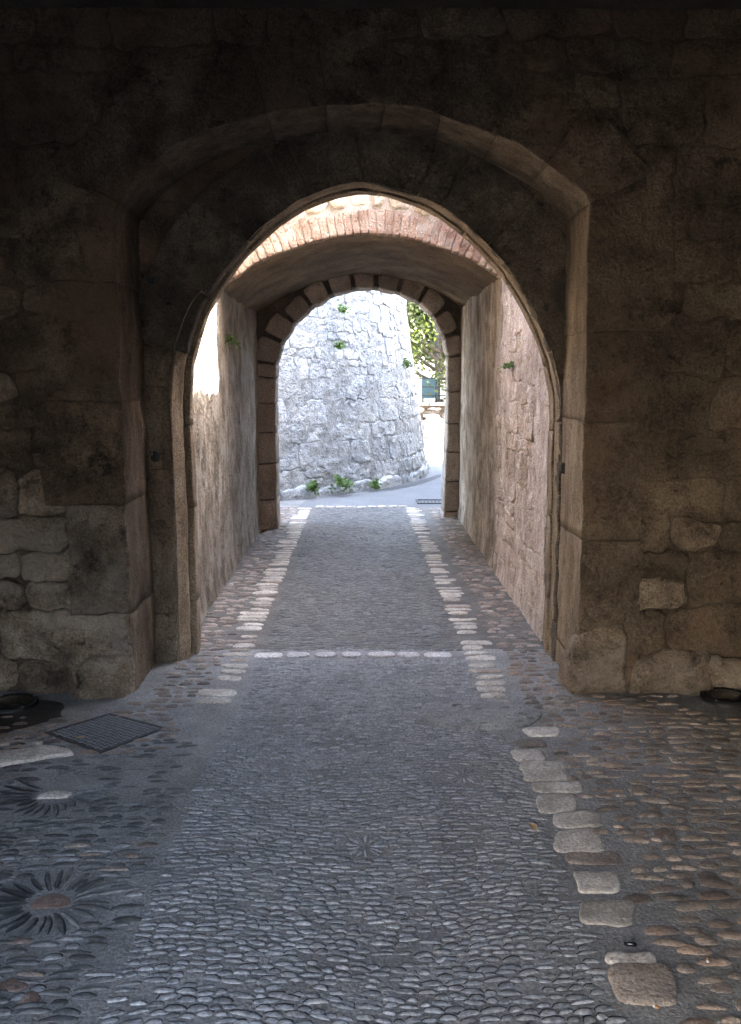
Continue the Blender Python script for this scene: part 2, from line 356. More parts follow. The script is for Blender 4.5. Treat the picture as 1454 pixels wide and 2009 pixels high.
def nearest(p, line):
    best, q = 1e9, p
    for i in range(len(line) - 1):
        a, b = line[i], line[i + 1]; dx, dz = b[0] - a[0], b[1] - a[1]; L = dx * dx + dz * dz or 1e-9
        t = min(1, max(0, ((p[0] - a[0]) * dx + (p[1] - a[1]) * dz) / L)); c = (a[0] + dx * t, a[1] + dz * t)
        d = (c[0] - p[0]) ** 2 + (c[1] - p[1]) ** 2
        if d < best: best, q = d, c
    return q
def clear_of(poly, line):
    """push the corners of a stone that reach into an opening back to its edge; None if most of it lies inside"""
    ins = [inside(p, line) for p in poly]
    if sum(ins) > .62 * len(poly): return None
    r = [nearest(p, line) if i else p for p, i in zip(poly, ins)]
    return r if area(r) > .004 else None
def rubble(x0, x1, z0, z1, rows, wmin, wmax, gap=.006, wav=.02, split=.15, rnd=random):
    """courses of irregular stones; rows is a list of course heights"""
    res = []; z = z0; seed = rnd.random() * 50
    def lev(x, k, zz): return zz + wav * noise.noise(Vector((x * 1.6, k * 7.3 + seed, 0))) * 2
    k = 0
    while z < z1:
        h = rows[k % len(rows)] * rnd.uniform(.85, 1.15)
        x = x0 - rnd.uniform(0, wmax); jt = jb = x
        while x < x1:
            wd = rnd.uniform(wmin, wmax); nx = x + wd
            nt, nb = nx + rnd.uniform(-.25, .25) * h * .5, nx + rnd.uniform(-.25, .25) * h * .5
            q = [(jb + gap, lev(jb, k, z) + gap), (nb - gap, lev(nb, k, z) + gap), (nt - gap, lev(nt, k + 1, z + h) - gap), (jt + gap, lev(jt, k + 1, z + h) - gap)]
            if rnd.random() < split and h > .16:
                m = rnd.uniform(.4, .6); lm = (q[0][0] + (q[3][0] - q[0][0]) * m, q[0][1] + (q[3][1] - q[0][1]) * m); rm = (q[1][0] + (q[2][0] - q[1][0]) * m, q[1][1] + (q[2][1] - q[1][1]) * m)
                res.append([q[0], q[1], (rm[0], rm[1] - gap), (lm[0], lm[1] - gap)]); res.append([(lm[0], lm[1] + gap), (rm[0], rm[1] + gap), q[2], q[3]])
            else: res.append(q)
            x, jt, jb = nx, nt, nb
        z += h; k += 1
    return res
def rough_outline(q, step=.045, jit=.006, seed=0):
    p = soften(densify(q, step), 2)
    return [(a + noise.noise(Vector((a * 14, b * 14, seed))) * jit * 1.6, b + noise.noise(Vector((b * 14, a * 14, seed + 9))) * jit * 1.6) for a, b in p]
def holed_sheet(x0, x1, z0, z1, line, y, step, mp=None, amp=.01):
    """a rough upright sheet with an opening left in it"""
    mp = mp or (lambda x, z, y: (x, y, z))
    nx, nz = int((x1 - x0) / step), int((z1 - z0) / step)
    V, F, idx = [], [], {}
    def vid(i, j):
        if (i, j) in idx: return idx[i, j]
        p = (x0 + (x1 - x0) * i / nx, z0 + (z1 - z0) * j / nz)
        if inside(p, line): p = nearest(p, line)
        q = mp(p[0], p[1], y); d = nv(q, 2.3) * amp * 1.4 + nv(q, 8) * amp + nv(q, 25) * amp * .5
        idx[i, j] = len(V); V.append((q[0], q[1] + d.y, q[2])); return idx[i, j]
    for i in range(nx):
        for j in range(nz):
            c = [(x0 + (x1 - x0) * (i + a) / nx, z0 + (z1 - z0) * (j + b) / nz) for a, b in ((0, 0), (1, 0), (1, 1), (0, 1))]
            if sum(inside(p, line) for p in c) == 4: continue
            F.append((vid(i, j), vid(i + 1, j), vid(i + 1, j + 1), vid(i, j + 1)))
    return V, F
def band(line, ya, yb, mp=None, n=4):
    mp = mp or (lambda x, z, y: (x, y, z))
    V = [mp(p[0], p[1], ya + (yb - ya) * k / n) for k in range(n + 1) for p in line]; m = len(line)
    F = [(k * m + i, k * m + i + 1, (k + 1) * m + i + 1, (k + 1) * m + i) for k in range(n) for i in range(m - 1)]
    return V, F

# ================================================================= GROUND
def sheet(name, poly, z, mat, kind='structure', thick=0.0):
    n = len(poly)
    if thick:
        m = MB(); m.prism(poly, z - thick, z); o = link(name, mesh(name, m.v, m.f, mat, False))
    else:
        o = link(name, mesh(name, [(x, y, z) for x, y in poly], [tuple(range(n))], mat, False))
    return tag(o, kind=kind)
sheet('ground', [(-400, -400), (400, -400), (400, 400), (-400, 400)], -.03, earth_m)
def gz(x, y):
    return .006 * noise.noise(Vector((x * 1.3, y * 1.3, 3))) + .0025 * noise.noise(Vector((x * 5, y * 5, 7)))
def floor_grid(name, x0, x1, y0, y1, step, mat):
    nx, ny = int((x1 - x0) / step), int((y1 - y0) / step); V = []
    for j in range(ny + 1):
        for i in range(nx + 1):
            x, y = x0 + (x1 - x0) * i / nx, y0 + (y1 - y0) * j / ny; V.append((x, y, gz(x, y)))
    F = [(j * (nx + 1) + i, j * (nx + 1) + i + 1, (j + 1) * (nx + 1) + i + 1, (j + 1) * (nx + 1) + i) for j in range(ny) for i in range(nx)]
    o = link(name, mesh(name, V, F, mat)); return tag(o, kind='structure')
floor = floor_grid('porch_floor', -2.75, 2.75, -1.5, 5.3, .05, floor_m)
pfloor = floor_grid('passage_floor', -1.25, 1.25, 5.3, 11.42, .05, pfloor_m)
sheet('street', [(-4.2, -18), (4.2, -18), (4.2, -1.45), (-4.2, -1.45)], -.006, floor_m)
# road past the tower
sheet('road', [(-.85, 11.43), (9, 11.43), (14, 18.3), (.2, 18.3), (.2, 13.4), (-.75, 12.2)], .0, asph_m)
sheet('road_patch', [gnd(*p) for p in ((735, 963), (790, 951), (840, 938), (858, 932), (866, 931), (864, 937), (835, 947), (800, 956), (768, 962))], .005, asphd_m)
sheet('tower_verge', [(-3.2, 10.2), (-1.25, 10.2), (-1.25, 11.43), (-.85, 11.43), (-.75, 12.2), (.2, 13.4), (-.5, 14), (-3, 13)], -.004, floor_m)

# ================================================================= ARCHITECTURE
# ---- porch front wall with its shallow arched recess (front face at y = 4.55, back of the recess at 5.05)
YF, YD = 4.55, 5.05
A = [at(px, py, YF) for px, py in ((265, 1365), (258, 1200), (248, 1000), (236, 750), (226, 560), (219, 402), (262, 352), (310, 308), (350, 282), (425, 248), (500, 229), (570, 212), (640, 204), (720, 203), (800, 208), (850, 217), (925, 242), (1000, 274), (1060, 312), (1110, 348), (1157, 388), (1153, 560), (1148, 750), (1142, 1000), (1135, 1200), (1130, 1365))]
A[0] = (A[0][0], -.06); A[-1] = (A[-1][0], -.06)
A = Curve(A, passes=5)
WL, WR, ZC = -2.75, 2.45, 3.3
fw = thing('front_wall', 'dark weathered stone wall of the porch around the large shallow arched recess', 'wall', (0, YF, 0))
def joint_depth(x, z, y):
    t = min(1, max(0, (1.5 - z) / 1.1)); return (x, y + .013 + .036 * t * (.6 + .8 * noise.noise(Vector((x * 2, z * 2, 4)))), z)
V, F = holed_sheet(WL, WR, -.08, ZC + .1, A.off(.012), YF + .004, .035, joint_depth, amp=.010)
part('mortar_bed', V, F, mort_m, fw)
V, F = band(A.off(.014), YF + .03, YD + .05)
part('reveal_bed', V, F, mort_m, fw)
rs = random.Random(3)
sl, sr = A.s_at_z(2.42), A.s_at_z(2.42, True)
def courses(a, b, lo, hi, rnd):
    r = [a]
    while r[-1] < b - hi: r.append(r[-1] + rnd.uniform(lo, hi))
    if b - r[-1] > hi * 1.1: r.append((r[-1] + b) / 2)
    r.append(b); return r
for a, b in ((0, sl), (sr, A.L)):
    c = courses(a, b, .4, .7, rs)
    for i in range(len(c) - 1):
        wd = .33 if (i % 2) else .42
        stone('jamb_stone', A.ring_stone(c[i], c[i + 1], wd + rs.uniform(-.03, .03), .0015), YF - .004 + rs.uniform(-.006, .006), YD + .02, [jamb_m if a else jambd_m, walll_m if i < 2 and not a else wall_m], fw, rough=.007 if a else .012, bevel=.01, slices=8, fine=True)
n = 9
for i in range(n):
    a, b = sl + (sr - sl) * i / n, sl + (sr - sl) * (i + 1) / n
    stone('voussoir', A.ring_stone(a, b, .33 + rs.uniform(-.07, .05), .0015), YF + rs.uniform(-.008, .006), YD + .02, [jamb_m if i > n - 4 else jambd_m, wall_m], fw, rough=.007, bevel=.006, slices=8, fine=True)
excl = [(p[0], p[1]) for p in A.off(.3)]
for q in rubble(WL + .05, WR + .3, 0.0, ZC + .2, [.2, .26, .3, .15, .22], .17, .5, .005, .035, .25, random.Random(21)):
    p = clear_of(rough_outline(q, .034, .016, 1), excl)
    if p is None or centroid(p)[1] > ZC + .12: continue
    low = centroid(p)[1] < .55
    cx, cz = centroid(p)
    stone('stone', p, YF + rs.uniform(-.024 if low else -.010, .008), YF + .08, (walll_m if cz < (1.3 if cx < 0 else .5) + rs.uniform(-.4, .4) else wall_m), fw, rough=.018 if low else .014, bevel=.02 if low else .013, bulge=.012 if low else .002, fine=True)  # lower stones take the lighter copy in place of brighter light
# rough worn footing lumps at both corners
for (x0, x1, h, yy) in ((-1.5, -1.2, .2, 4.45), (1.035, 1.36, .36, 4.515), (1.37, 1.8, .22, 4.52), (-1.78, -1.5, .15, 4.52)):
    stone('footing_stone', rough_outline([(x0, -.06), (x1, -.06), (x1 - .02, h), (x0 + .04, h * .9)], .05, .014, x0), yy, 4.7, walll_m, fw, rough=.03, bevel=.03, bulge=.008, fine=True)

# ---- gate wall with the pointed doorway (face at y = 5.05)
D = [at(px, py, 5.2) for px, py in ((388, 1300), (384, 1150), (380, 1000), (372, 800), (376, 720), (390, 660), (410, 605), (440, 555), (480, 500), (530, 452), (590, 410), (640, 388), (680, 378), (712, 373), (750, 379), (790, 390), (840, 408), (890, 441), (940, 485), (985, 535), (1020, 590), (1050, 650), (1070, 705), (1082, 760), (1085, 810), (1083, 900), (1080, 1000), (1072, 1296))]
D[0] = (D[0][0], -.06); D[-1] = (D[-1][0], -.06)
D = Curve(D, passes=2)
gw = thing('gate_wall', 'inner wall with pointed doorway set back inside the shallow arched recess', 'wall', (0, YD, 0))
def sm(t):
    t = min(1, max(0, (t - .72) / .26)); return t * t * (3 - 2 * t)
def offv(left, right):
    return [(p[0] + n_[0] * (right + (left - right) * sm(-n_[0])), p[1] + n_[1] * (right + (left - right) * sm(-n_[0]))) for p, n_ in zip(D.p, D.n)]
V, F = holed_sheet(WL, WR, -.08, ZC + .1, offv(.1, .03), YD + .012, .04, amp=.008)
part('spandrel_bed', V, F, mort_m, gw)
V, F = holed_sheet(WL - 1, WR + 1, -.08, 4.6, offv(.06, .07), 5.44, .07, amp=.004)
part('rear_face', V, F, court_m, gw)
V, F = band(D.off(.075), 5.05, 5.44); part('doorway_bed', V, F, darkm_m, gw)
sl, sr = D.s_at_z(1.72), D.s_at_z(1.72, True)
rs = random.Random(8)
for a, b in ((0, sl), (sr, D.L)):
    c = courses(a, b, .3, .5, rs); left = a == 0
    for i in range(len(c) - 1):
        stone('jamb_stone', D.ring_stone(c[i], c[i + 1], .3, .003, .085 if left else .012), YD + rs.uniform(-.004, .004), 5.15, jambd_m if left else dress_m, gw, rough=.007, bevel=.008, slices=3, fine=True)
crown = D.L / 2
for i in range(len(D.p)):
    if D.p[i][1] == max(p[1] for p in D.p): crown = D.s[i]
jl = [sl, sl + .33, sl + .68, sl + 1.0, crown - .27, crown, crown + .3, sr - .98, sr - .66, sr - .33, sr]
jl.sort()
for i in range(len(jl) - 1):
    mid = (jl[i] + jl[i + 1]) / 2; left = D.pt(mid)[0] < 0
    off = .016 if left else .012
    stone('voussoir', D.ring_stone(jl[i], jl[i + 1], .37 + rs.uniform(-.03, .02), .004, off), YD + rs.uniform(-.006, .004), 5.15, dress_m, gw, rough=.008, bevel=.007, slices=3, fine=True)
# chamfered arris, then the rebate ring behind it
la, lb = offv(.088, .016), offv(.03, .008)
V = [(p[0], YD - .003, p[1]) for p in la] + [(p[0], YD + .09, p[1]) for p in lb] + [(p[0], YD + .12, p[1]) for p in lb]
m = len(la)
V = [(Vector(v) + nv(v, 9) * .006 + nv(v, 26) * .003) for v in V]
part('chamfer', V, [(k * m + i, k * m + i + 1, (k + 1) * m + i + 1, (k + 1) * m + i) for k in range(2) for i in range(m - 1)], jamb_m, gw)
c = courses(0, D.L, .35, .55, rs)
for i in range(len(c) - 1):
    stone('rebate_stone', D.ring_stone(c[i], c[i + 1], .07, .002, 0.0), 5.2, 5.3, jamb_m, gw, rough=.005, bevel=.012, slices=2)
V = [(p[0], 5.29, p[1]) for p in D.off(.004)] + [(p[0], 5.46, p[1]) for p in D.off(.07)]
part('splay', V, [(i, i + 1, m + i + 1, m + i) for i in range(m - 1)], jamb_m, gw)
Dx = D.off(.36)
for q in rubble(-1.3, 1.2, 1.6, 3.0, [.16, .2, .13], .14, .34, .005, .02, .1, random.Random(4)):
    p = clear_of(rough_outline(q, .04, .008, 5), Dx)
    if p: stone('stone', p, YD + rs.uniform(-.006, .01), YD + .07, wall_m, gw, rough=.01, bevel=.016)
# hinge pintles and sockets left in the jambs
def pintle(px, py, sgn):
    x, z = at(px, py, 5.0); mb = MB()
    mb.box(x - .012, x + .012, 4.95, 5.08, z - .014, z + .014)
    mb.tube([(x - sgn * .012, 4.955, z - .02), (x - sgn * .012, 4.955, z + .035)], [.015, .014], 10)
    mb.tube([(x - sgn * .012, 4.955, z + .03), (x - sgn * .012, 4.955, z + .038)], [.018, .012], 10)
    part('hinge_pintle', mb.v, mb.f, iron_m, gw, False)
pintle(305, 897, -1); pintle(1107, 920, 1)
for px, py in ((297, 551), (1117, 538)):
    x, z = at(px, py, YD); mb = MB(); s = .02
    for (a, b, c_, d) in ((x - s, x + s, z - s, z - s * .8), (x - s, x + s, z + s * .8, z + s), (x - s, x - s * .8, z - s * .8, z + s * .8), (x + s * .8, x + s, z - s * .8, z + s * .8)):
        mb.box(a, b, YD - .012, YD + .02, c_, d)
    mb.box(x - s * .8, x + s * .8, YD - .002, YD + .02, z - s * .8, z + s * .8)  # dark plate stands in for the shade inside an open socket hole
    part('socket_shade_plate', mb.v, mb.f, iron_m, gw, False)

# ---- passage side walls
def side_wall(name, label, sgn, xin, y0, y1, top, foot):
    t = thing(name, label, 'wall', (sgn * xin, y0, 0))
    st = .045; ny, nz = int((y1 - y0) / st), int((top + .08) / st); V = []
    for j in range(nz + 1):
        for i in range(ny + 1):
            y, z = y0 + (y1 - y0) * i / ny, -.08 + (top + .08) * j / nz
            p = (y * 3.2, z * .35, sgn * 5)
            d = .018 * noise.noise(Vector((y * 1.6, z * .5, sgn * 5))) + .009 * noise.noise(Vector((y * 6, z * 1.1, sgn))) + .010 * noise.noise(Vector((y * 15, z * 4, 2))) + .006 * noise.noise(Vector((y * 5, z * 9, 6)))
            flare = .05 * max(0, 1 - z / .25) ** 2
            V.append((sgn * (xin + d - flare * .4), y, z))
    F = [(j * (ny + 1) + i, j * (ny + 1) + i + 1, (j + 1) * (ny + 1) + i + 1, (j + 1) * (ny + 1) + i) for j in range(nz) for i in range(ny)]
    part('plaster_face', V, F, [plast_m, court_m], t, midx=[1 if sgn > 0 and V[f[0]][1] < 7.4 else 0 for f in F])
    mb = MB(); mb.prism(foot, -.1, top - .01); part('core', mb.v, mb.f, court_m, t, False)
    return t
TOPL, TOPR = 3.7, 3.45
lw = side_wall('passage_wall', 'grey streaked plaster wall along the left side of the passage', -1, 1.11, 5.44, 10.0, TOPL, [(-1.17, 5.46), (-1.17, 9.95), (-5, 8.6), (-5, 5.46)])
rw = side_wall('passage_wall', 'tan streaked plaster wall along the right of the passage with pinkish rubble near the gate', 1, 1.10, 5.44, 10.9, TOPR, [(1.17, 5.46), (5, 5.46), (5, 12), (1.17, 10.85)])
mb = MB(); mb.prism([(1.22, 7.0), (5, 7.0), (5, 11.9), (1.22, 10.8)], TOPR - .02, 5.3); part('sun_block_storey', mb.v, mb.f, court_m, rw, False)  # unseen storey added to keep the sun off the brick face
rs = random.Random(14)
for q in rubble(5.5, 7.5, 0.0, TOPR - .05, [.16, .22, .12, .26], .2, .6, .001, .03, .2, random.Random(31)):
    p = rough_outline(q, .036, .010, 2)
    p = [(min(max(a, 5.46), 7.56 + .05 * sin(b * 5)), b) for a, b in p]
    if area(p) < .01: continue
    stone('stone', p, -.004 + rs.uniform(-.008, .006), .06, court_m, rw, mp=lambda x, z, y: (1.10 + y, x, z), rough=.013, bevel=.008, bulge=.001, fine=True)

# ---- brick vault, skewed to the passage
KV, YV = .25, 7.28
C = [at(px, py, YV, KV) for px, py in ((434, 567), (455, 546), (480, 527), (510, 511), (540, 498), (580, 483), (620, 471), (660, 463), (700, 458), (745, 456), (800, 464), (840, 474), (880, 488), (920, 506), (955, 525), (993, 546))]
C[0] = (-1.13, C[0][1] - .01); C[-1] = (1.12, C[-1][1] - .01)
C = Curve(C)
mpv = lambda x, z, y: (x, YV + KV * x + y, z)
va = thing('brick_vault', 'low brick fronted vault roofing the inner part of the passage', 'vault', (0, YV, 2.3))
V, F = holed_sheet(-1.16, 1.16, 2.1, 3.42, [(-1.2, 2.0)] + C.off(.02) + [(1.2, 2.0)], .010, .04, mpv, .006)
part('mortar_face', V, F, limem_m, va)
V, F = band(C.off(.006), .05, 3.6, mpv, 50)
V = [Vector(v) + Vector((0, 0, .02 * noise.noise(Vector(v) * 3) + .012 * noise.noise(Vector(v) * 9) + .006 * noise.noise(Vector(v) * 24))) for v in V]
part('soffit', V, F, soffit_m, va)
NB = 40; rs = random.Random(5)
for i in range(NB):
    a, b = C.L * i / NB, C.L * (i + 1) / NB
    stone('brick', C.ring_stone(a, b, .172 + rs.uniform(-.02, .012), .001 + rs.uniform(0, .003), 0.0, .03), rs.uniform(-.004, .005), .1, brick_m, va, mp=mpv, rough=.007, bevel=.005, slices=2)
i = 0; s = .1
while s < C.L - .15:
    wd = rs.uniform(.09, .2)
    p = rough_outline(C.ring_stone(s, s + wd, .33 + rs.uniform(0, .05), .012, .195, .04), .035, .01, 3)
    stone('rubble_stone', p, -.012 + rs.uniform(-.01, .01), .06, rubbl_m, va, mp=mpv, rough=.01, bevel=.025, bulge=.008)
    p = rough_outline(C.ring_stone(s + .04, s + wd + .03, .54 + rs.uniform(0, .05), .012, .40, .04), .035, .01, 3)
    if max(q[1] for q in p) < 3.42:
        stone('rubble_stone', p, -.012 + rs.uniform(-.01, .01), .06, rubbl_m, va, mp=mpv, rough=.01, bevel=.025, bulge=.008)
    s += wd
mb = MB(); mb.prism([(-1.19, YV - KV * 1.19 + .06), (1.19, YV + KV * 1.19 + .06), (1.19, 10.9), (-1.19, 9.9)], 3.2, 3.41)
part('roof_slab', mb.v, mb.f, limem_m, va, False)

# ---- far archway of pink voussoirs
KE, YE = .42, 10.13
E = [at(px, py, YE, KE) for px, py in ((546, 1042), (543, 960), (541, 860), (540, 745), (544, 705), (556, 670), (575, 640), (600, 613), (630, 591), (665, 574), (700, 567), (735, 565), (770, 571), (800, 581), (828, 598), (850, 621), (866, 650), (875, 680), (879, 715), (879, 780), (876, 860), (873, 940), (869, 1012))]
E[0] = (E[0][0], -.05); E[-1] = (E[-1][0], -.05)
E = Curve(E)
mpe = lambda x, z, y: (x, YE + KE * x + y, z)
ea = thing('far_archway', 'round headed archway of pinkish blocks with dark joints at the far end of the passage', 'archway', (0, YE, 0))
V, F = holed_sheet(-1.2, 1.2, -.05, 3.3, E.off(.03), .025, .045, mpe, .005); part('dark_joint_bed', V, F, darkm_m, ea)
V, F = holed_sheet(-3.5, 3.5, -.05, 3.6, E.off(.012), .36, .06, mpe, .005); part('outer_face', V, F, court_m, ea)
V, F = band(E.off(.014), .03, .36, mpe); part('joint_lining', V, F, darkm_m, ea)
sl, sr = E.s_at_z(1.72), E.s_at_z(1.8, True); rs = random.Random(6)
for a, b in ((0, sl), (sr, E.L)):
    c = courses(a, b, .27, .4, rs)
    for i in range(len(c) - 1):
        stone('jamb_stone', E.ring_stone(c[i], c[i + 1], .26, .005), rs.uniform(-.006, .006), .355, vous_m, ea, mp=mpe, rough=.008, bevel=.02, slices=5)
NE = 11
for i in range(NE):
    a, b = sl + (sr - sl) * i / NE, sl + (sr - sl) * (i + 1) / NE
    stone('voussoir', soften(E.ring_stone(a, b, .22 + rs.uniform(-.03, .03), .016 + rs.uniform(0, .008))), -.01 + rs.uniform(-.012, .008), .355, vous_m, ea, mp=mpe, rough=.008, bevel=.03, slices=5, bulge=.008)

# ---- round battered tower beyond
TC = (-3.85, 16.2)
def tmap(u, z, y):
    a = u / 4.95; R = 4.95 - .14 * z - y
    return (TC[0] + R * cos(a), TC[1] + R * sin(a), z)
tw = thing('round_tower', 'white limestone round tower with sloping rubble wall beyond the far archway', 'tower', (TC[0], TC[1], 0))
V = []; nu, nz = 220, 70
for j in range(nz + 1):
    for i in range(nu):
        p = tmap(2 * pi * 4.95 * i / nu  , -.1 + 8.1 * j / nz, .002); d = nv(p, 2.5) * .015 + nv(p, 8) * .015; V.append((p[0] + d.x, p[1] + d.y, p[2]))
F = [(j * nu + i, j * nu + (i + 1) % nu, (j + 1) * nu + (i + 1) % nu, (j + 1) * nu + i) for j in range(nz) for i in range(nu)]
F.append(tuple(nz * nu + i for i in range(nu)))
part('rubble_core', V, F, towerm_m, tw)
rs = random.Random(17)
for q in rubble(-5.6, .9, .16, 1.5, [.27, .34, .22, .3], .3, .8, .005, .03, .3, random.Random(41)) + rubble(-5.6, .9, 1.46, 4.1, [.2, .26, .14, .22], .16, .5, .004, .06, .3, random.Random(42)):
    p = rough_outline(q, .05, .024, 4)
    if area(p) < .008: continue
    stone('stone', p, -.004 + rs.uniform(-.008, .006), .1, tower_m, tw, mp=tmap, rough=.013, bevel=.008, bulge=.001, fine=True)
u = -5.6
while u < .9:
    wd = rs.uniform(.3, .7)
    stone('footing_stone', rough_outline([(u, -.05), (u + wd - .02, -.05), (u + wd - .03, .15 + rs.uniform(-.05, .05)), (u + .01, .14 + rs.uniform(-.05, .05))], .06, .015, 6), -.05 + rs.uniform(-.03, .03), .06, tower_m, tw, mp=tmap, rough=.018, bevel=.03, bulge=.004)
    u += wd

# ---- porch over the camera: ceiling, flank walls, the houses of the street behind
LINT, PIER, PIERL = 2.06, .45, -1.75  # lintel and piers are added out of view to shape the porch light
PB_L, PB_R = -0.45, -0.45           # where the porch roof ends
mb = MB(); mb.prism([(-4.3, PB_L), (4.2, PB_R), (4.2, YD + .385), (-4.3, YD + .385)], ZC, 6.0)
ceil = link('ceiling', mesh('ceiling', mb.v, mb.f, porch_m, False)); tag(ceil, kind='structure')
def plain_wall(name, label, foot, z0, z1, mat, cat='wall'):
    t = thing(name, label, cat, (foot[0][0], foot[0][1], z0)); mb = MB(); mb.prism(foot, z0, z1)
    part('masonry', mb.v, mb.f, mat, t, False); return t
plain_wall('porch_flank_wall', 'sooty stone flank wall closing the porch on the left', [(-2.7, PB_L), (-2.7, YF + .1), (-4.3, YF + .1), (-4.3, PB_L)], -.05, ZC, porch_m)
plain_wall('porch_flank_wall', 'sooty stone flank wall closing the porch on the right', [(2.35, PB_R), (4.2, PB_R), (4.2, YF + .1), (2.35, YF + .1)], -.05, ZC, porch_m)
plain_wall('added_lintel', 'sooty stone lintel added unseen to keep the light low at the porch mouth', [(-2.72, PB_L), (2.37, PB_L), (2.37, PB_L + .5), (-2.72, PB_L + .5)], LINT, ZC + .02, porch_m, 'lintel')
plain_wall('added_pier', 'sooty stone pier added unseen to narrow the porch light on the right', [(PIER, PB_L), (2.37, PB_L), (2.37, PB_L + .5), (PIER, PB_L + .5)], -.05, LINT + .01, porch_m, 'pier')
plain_wall('added_pier', 'sooty stone pier added unseen to narrow the porch light on the left', [(-2.72, PB_L), (PIERL, PB_L), (PIERL, PB_L + .5), (-2.72, PB_L + .5)], -.05, LINT + .01, porch_m, 'pier')
def house(name, label, foot, h, win_edges):
    t = thing(name, label, 'house', (foot[0][0], foot[0][1], 0)); mb = MB(); mb.prism(foot, -.05, h); part('wall', mb.v, mb.f, rend_m, t, False)
    c = centroid(foot); mb = MB(); mb.prism([(c[0] + (x - c[0]) * 1.04, c[1] + (y - c[1]) * 1.04) for x, y in foot], h, h + .15); part('roof', mb.v, mb.f, roof_m, t, False)
    for (a, b) in win_edges:
        (x0, y0), (x1, y1) = foot[a], foot[b]; L = hypot(x1 - x0, y1 - y0); d = Vector((x1 - x0, y1 - y0, 0)) / L; nn = Vector((d.y, -d.x, 0))
        k = max(1, int(L / 2.6))
        for i in range(k):
            for zz in (1.1, 3.9):
                o = Vector((x0, y0, 0)) + d * (L * (i + .5) / k)
                def bx(u0, u1, w0, w1, q0, q1):
                    P = [o + d * u + nn * w_ for w_ in (w0, w1) for u in (u0, u1)]
                    m2 = MB(); m2.add([(P[j].x, P[j].y, q) for q in (q0, q1) for j in (0, 1, 3, 2)], [(3, 2, 1, 0), (4, 5, 6, 7), (0, 1, 5, 4), (1, 2, 6, 5), (2, 3, 7, 6), (3, 0, 4, 7)]); return m2
                m2 = bx(-.42, .42, -.02, .03, zz, zz + 1.4); fr = part('window', m2.v, m2.f, glass_m, t, False)
                for u0 in (-.86, .44):
                    m2 = bx(u0, u0 + .42, .005, .05, zz, zz + 1.4); part('shutter', m2.v, m2.f, shut_m, t, False)
    return t
house('street_house', 'pale rendered house on the right of the street behind the porch', [(4.3, -.3), (4.3, -13), (10, -13), (10, -.3)], 7.5, [])
house('street_house', 'pale rendered house on the left of the street behind the porch', [(-4.4, -.3), (-10, -.3), (-10, -13), (-4.4, -13)], 4.5, [])
house('street_house', 'pale rendered house closing the end of the street behind the porch', [(-8, -18), (8, -18), (8, -24), (-8, -24)], 5.0, [])
house('shade_block', 'low rendered outbuilding added unseen to shade the road', [(2.7, 15.0), (6, 15.9), (6, 18.2), (2.7, 17.9)], 3.0, [])  # added out of view so that its shadow covers the far road
house('tower_shade_house', 'tall rendered house added unseen beside the road to shade the tower', [(2.3, 11.6), (8, 14), (8, 17.2), (2.3, 14.8)], 6.6, [])  # unseen house, added and sized to keep sun off the tower face

# ================================================================= THE PEBBLE FLOOR
def pebble_mesh(name, mats, seed, lean=.0, rim=.55, seg=14, shade_disc=0.0):
    """a pebble set on edge in the mortar: long in x, worn on the near side, its far rim standing free (half size 1 x 1 x 1)"""
    r = random.Random(seed); V = []; F = []; mi = []
    ph = [r.uniform(.88, 1.12) for _ in range(seg)]
    arch = r.uniform(.15, .5)
    prof = ((1.0, -.9), (.98, .25), (.86, .62), (.6, .86), (.28, .98))
    for (t, h) in prof:
        for k in range(seg):
            a = 2 * pi * k / seg; x, y = cos(a) * t * ph[k], sin(a) * t * ph[k]
            y2 = y - arch * (x * x - .3)
            V.append((x, y2, h + (lean * y if h > 0 else 0)))
    V.append((0, arch * .3, 1.0)); n = len(prof)
    for q in range(n - 1):
        for k in range(seg):
            F.append((q * seg + k, q * seg + (k + 1) % seg, (q + 1) * seg + (k + 1) % seg, (q + 1) * seg + k))
            a = 2 * pi * (k + .5) / seg; tm = (prof[q][0] + prof[q + 1][0]) / 2
            mi.append(1 if sin(a) * tm > rim else 0)
    for k in range(seg):
        F.append(((n - 1) * seg + k, (n - 1) * seg + (k + 1) % seg, len(V) - 1)); mi.append(0)
    if shade_disc:  # flat dark disc above the mortar paints shade on the pebble's far side
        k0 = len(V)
        V.append((0, shade_disc - arch * -.3, .16))
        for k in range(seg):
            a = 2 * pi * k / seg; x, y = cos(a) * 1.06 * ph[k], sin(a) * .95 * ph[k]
            V.append((x, y + shade_disc * r.uniform(.85, 1.1) - arch * (x * x - .3), .16))
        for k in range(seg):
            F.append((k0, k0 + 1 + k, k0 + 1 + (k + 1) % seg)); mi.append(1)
    return mesh(name, V, F, mats, True, mi)
VAR = [pebble_mesh('pebble', [pebt_m if i % 8 else cob_m, pebd_m], i, shade_disc=.36 + .03 * (i % 6)) for i in range(16)]
VARP = [pebble_mesh('pebble', [pebp_m, pebd_m], i, shade_disc=.3) for i in range(8)]
RAY = [pebble_mesh('pebble', [pebt_m, pebt_m], 200 + i) for i in range(4)]
DARK = [pebble_mesh('pebble', [dpeb_m, pebd_m], 50 + i, 0, .45, shade_disc=.25) for i in range(8)]
COB = [pebble_mesh('cobble', [cob_m, cob_m], 80 + i, .0, .5, 14) for i in range(10)]
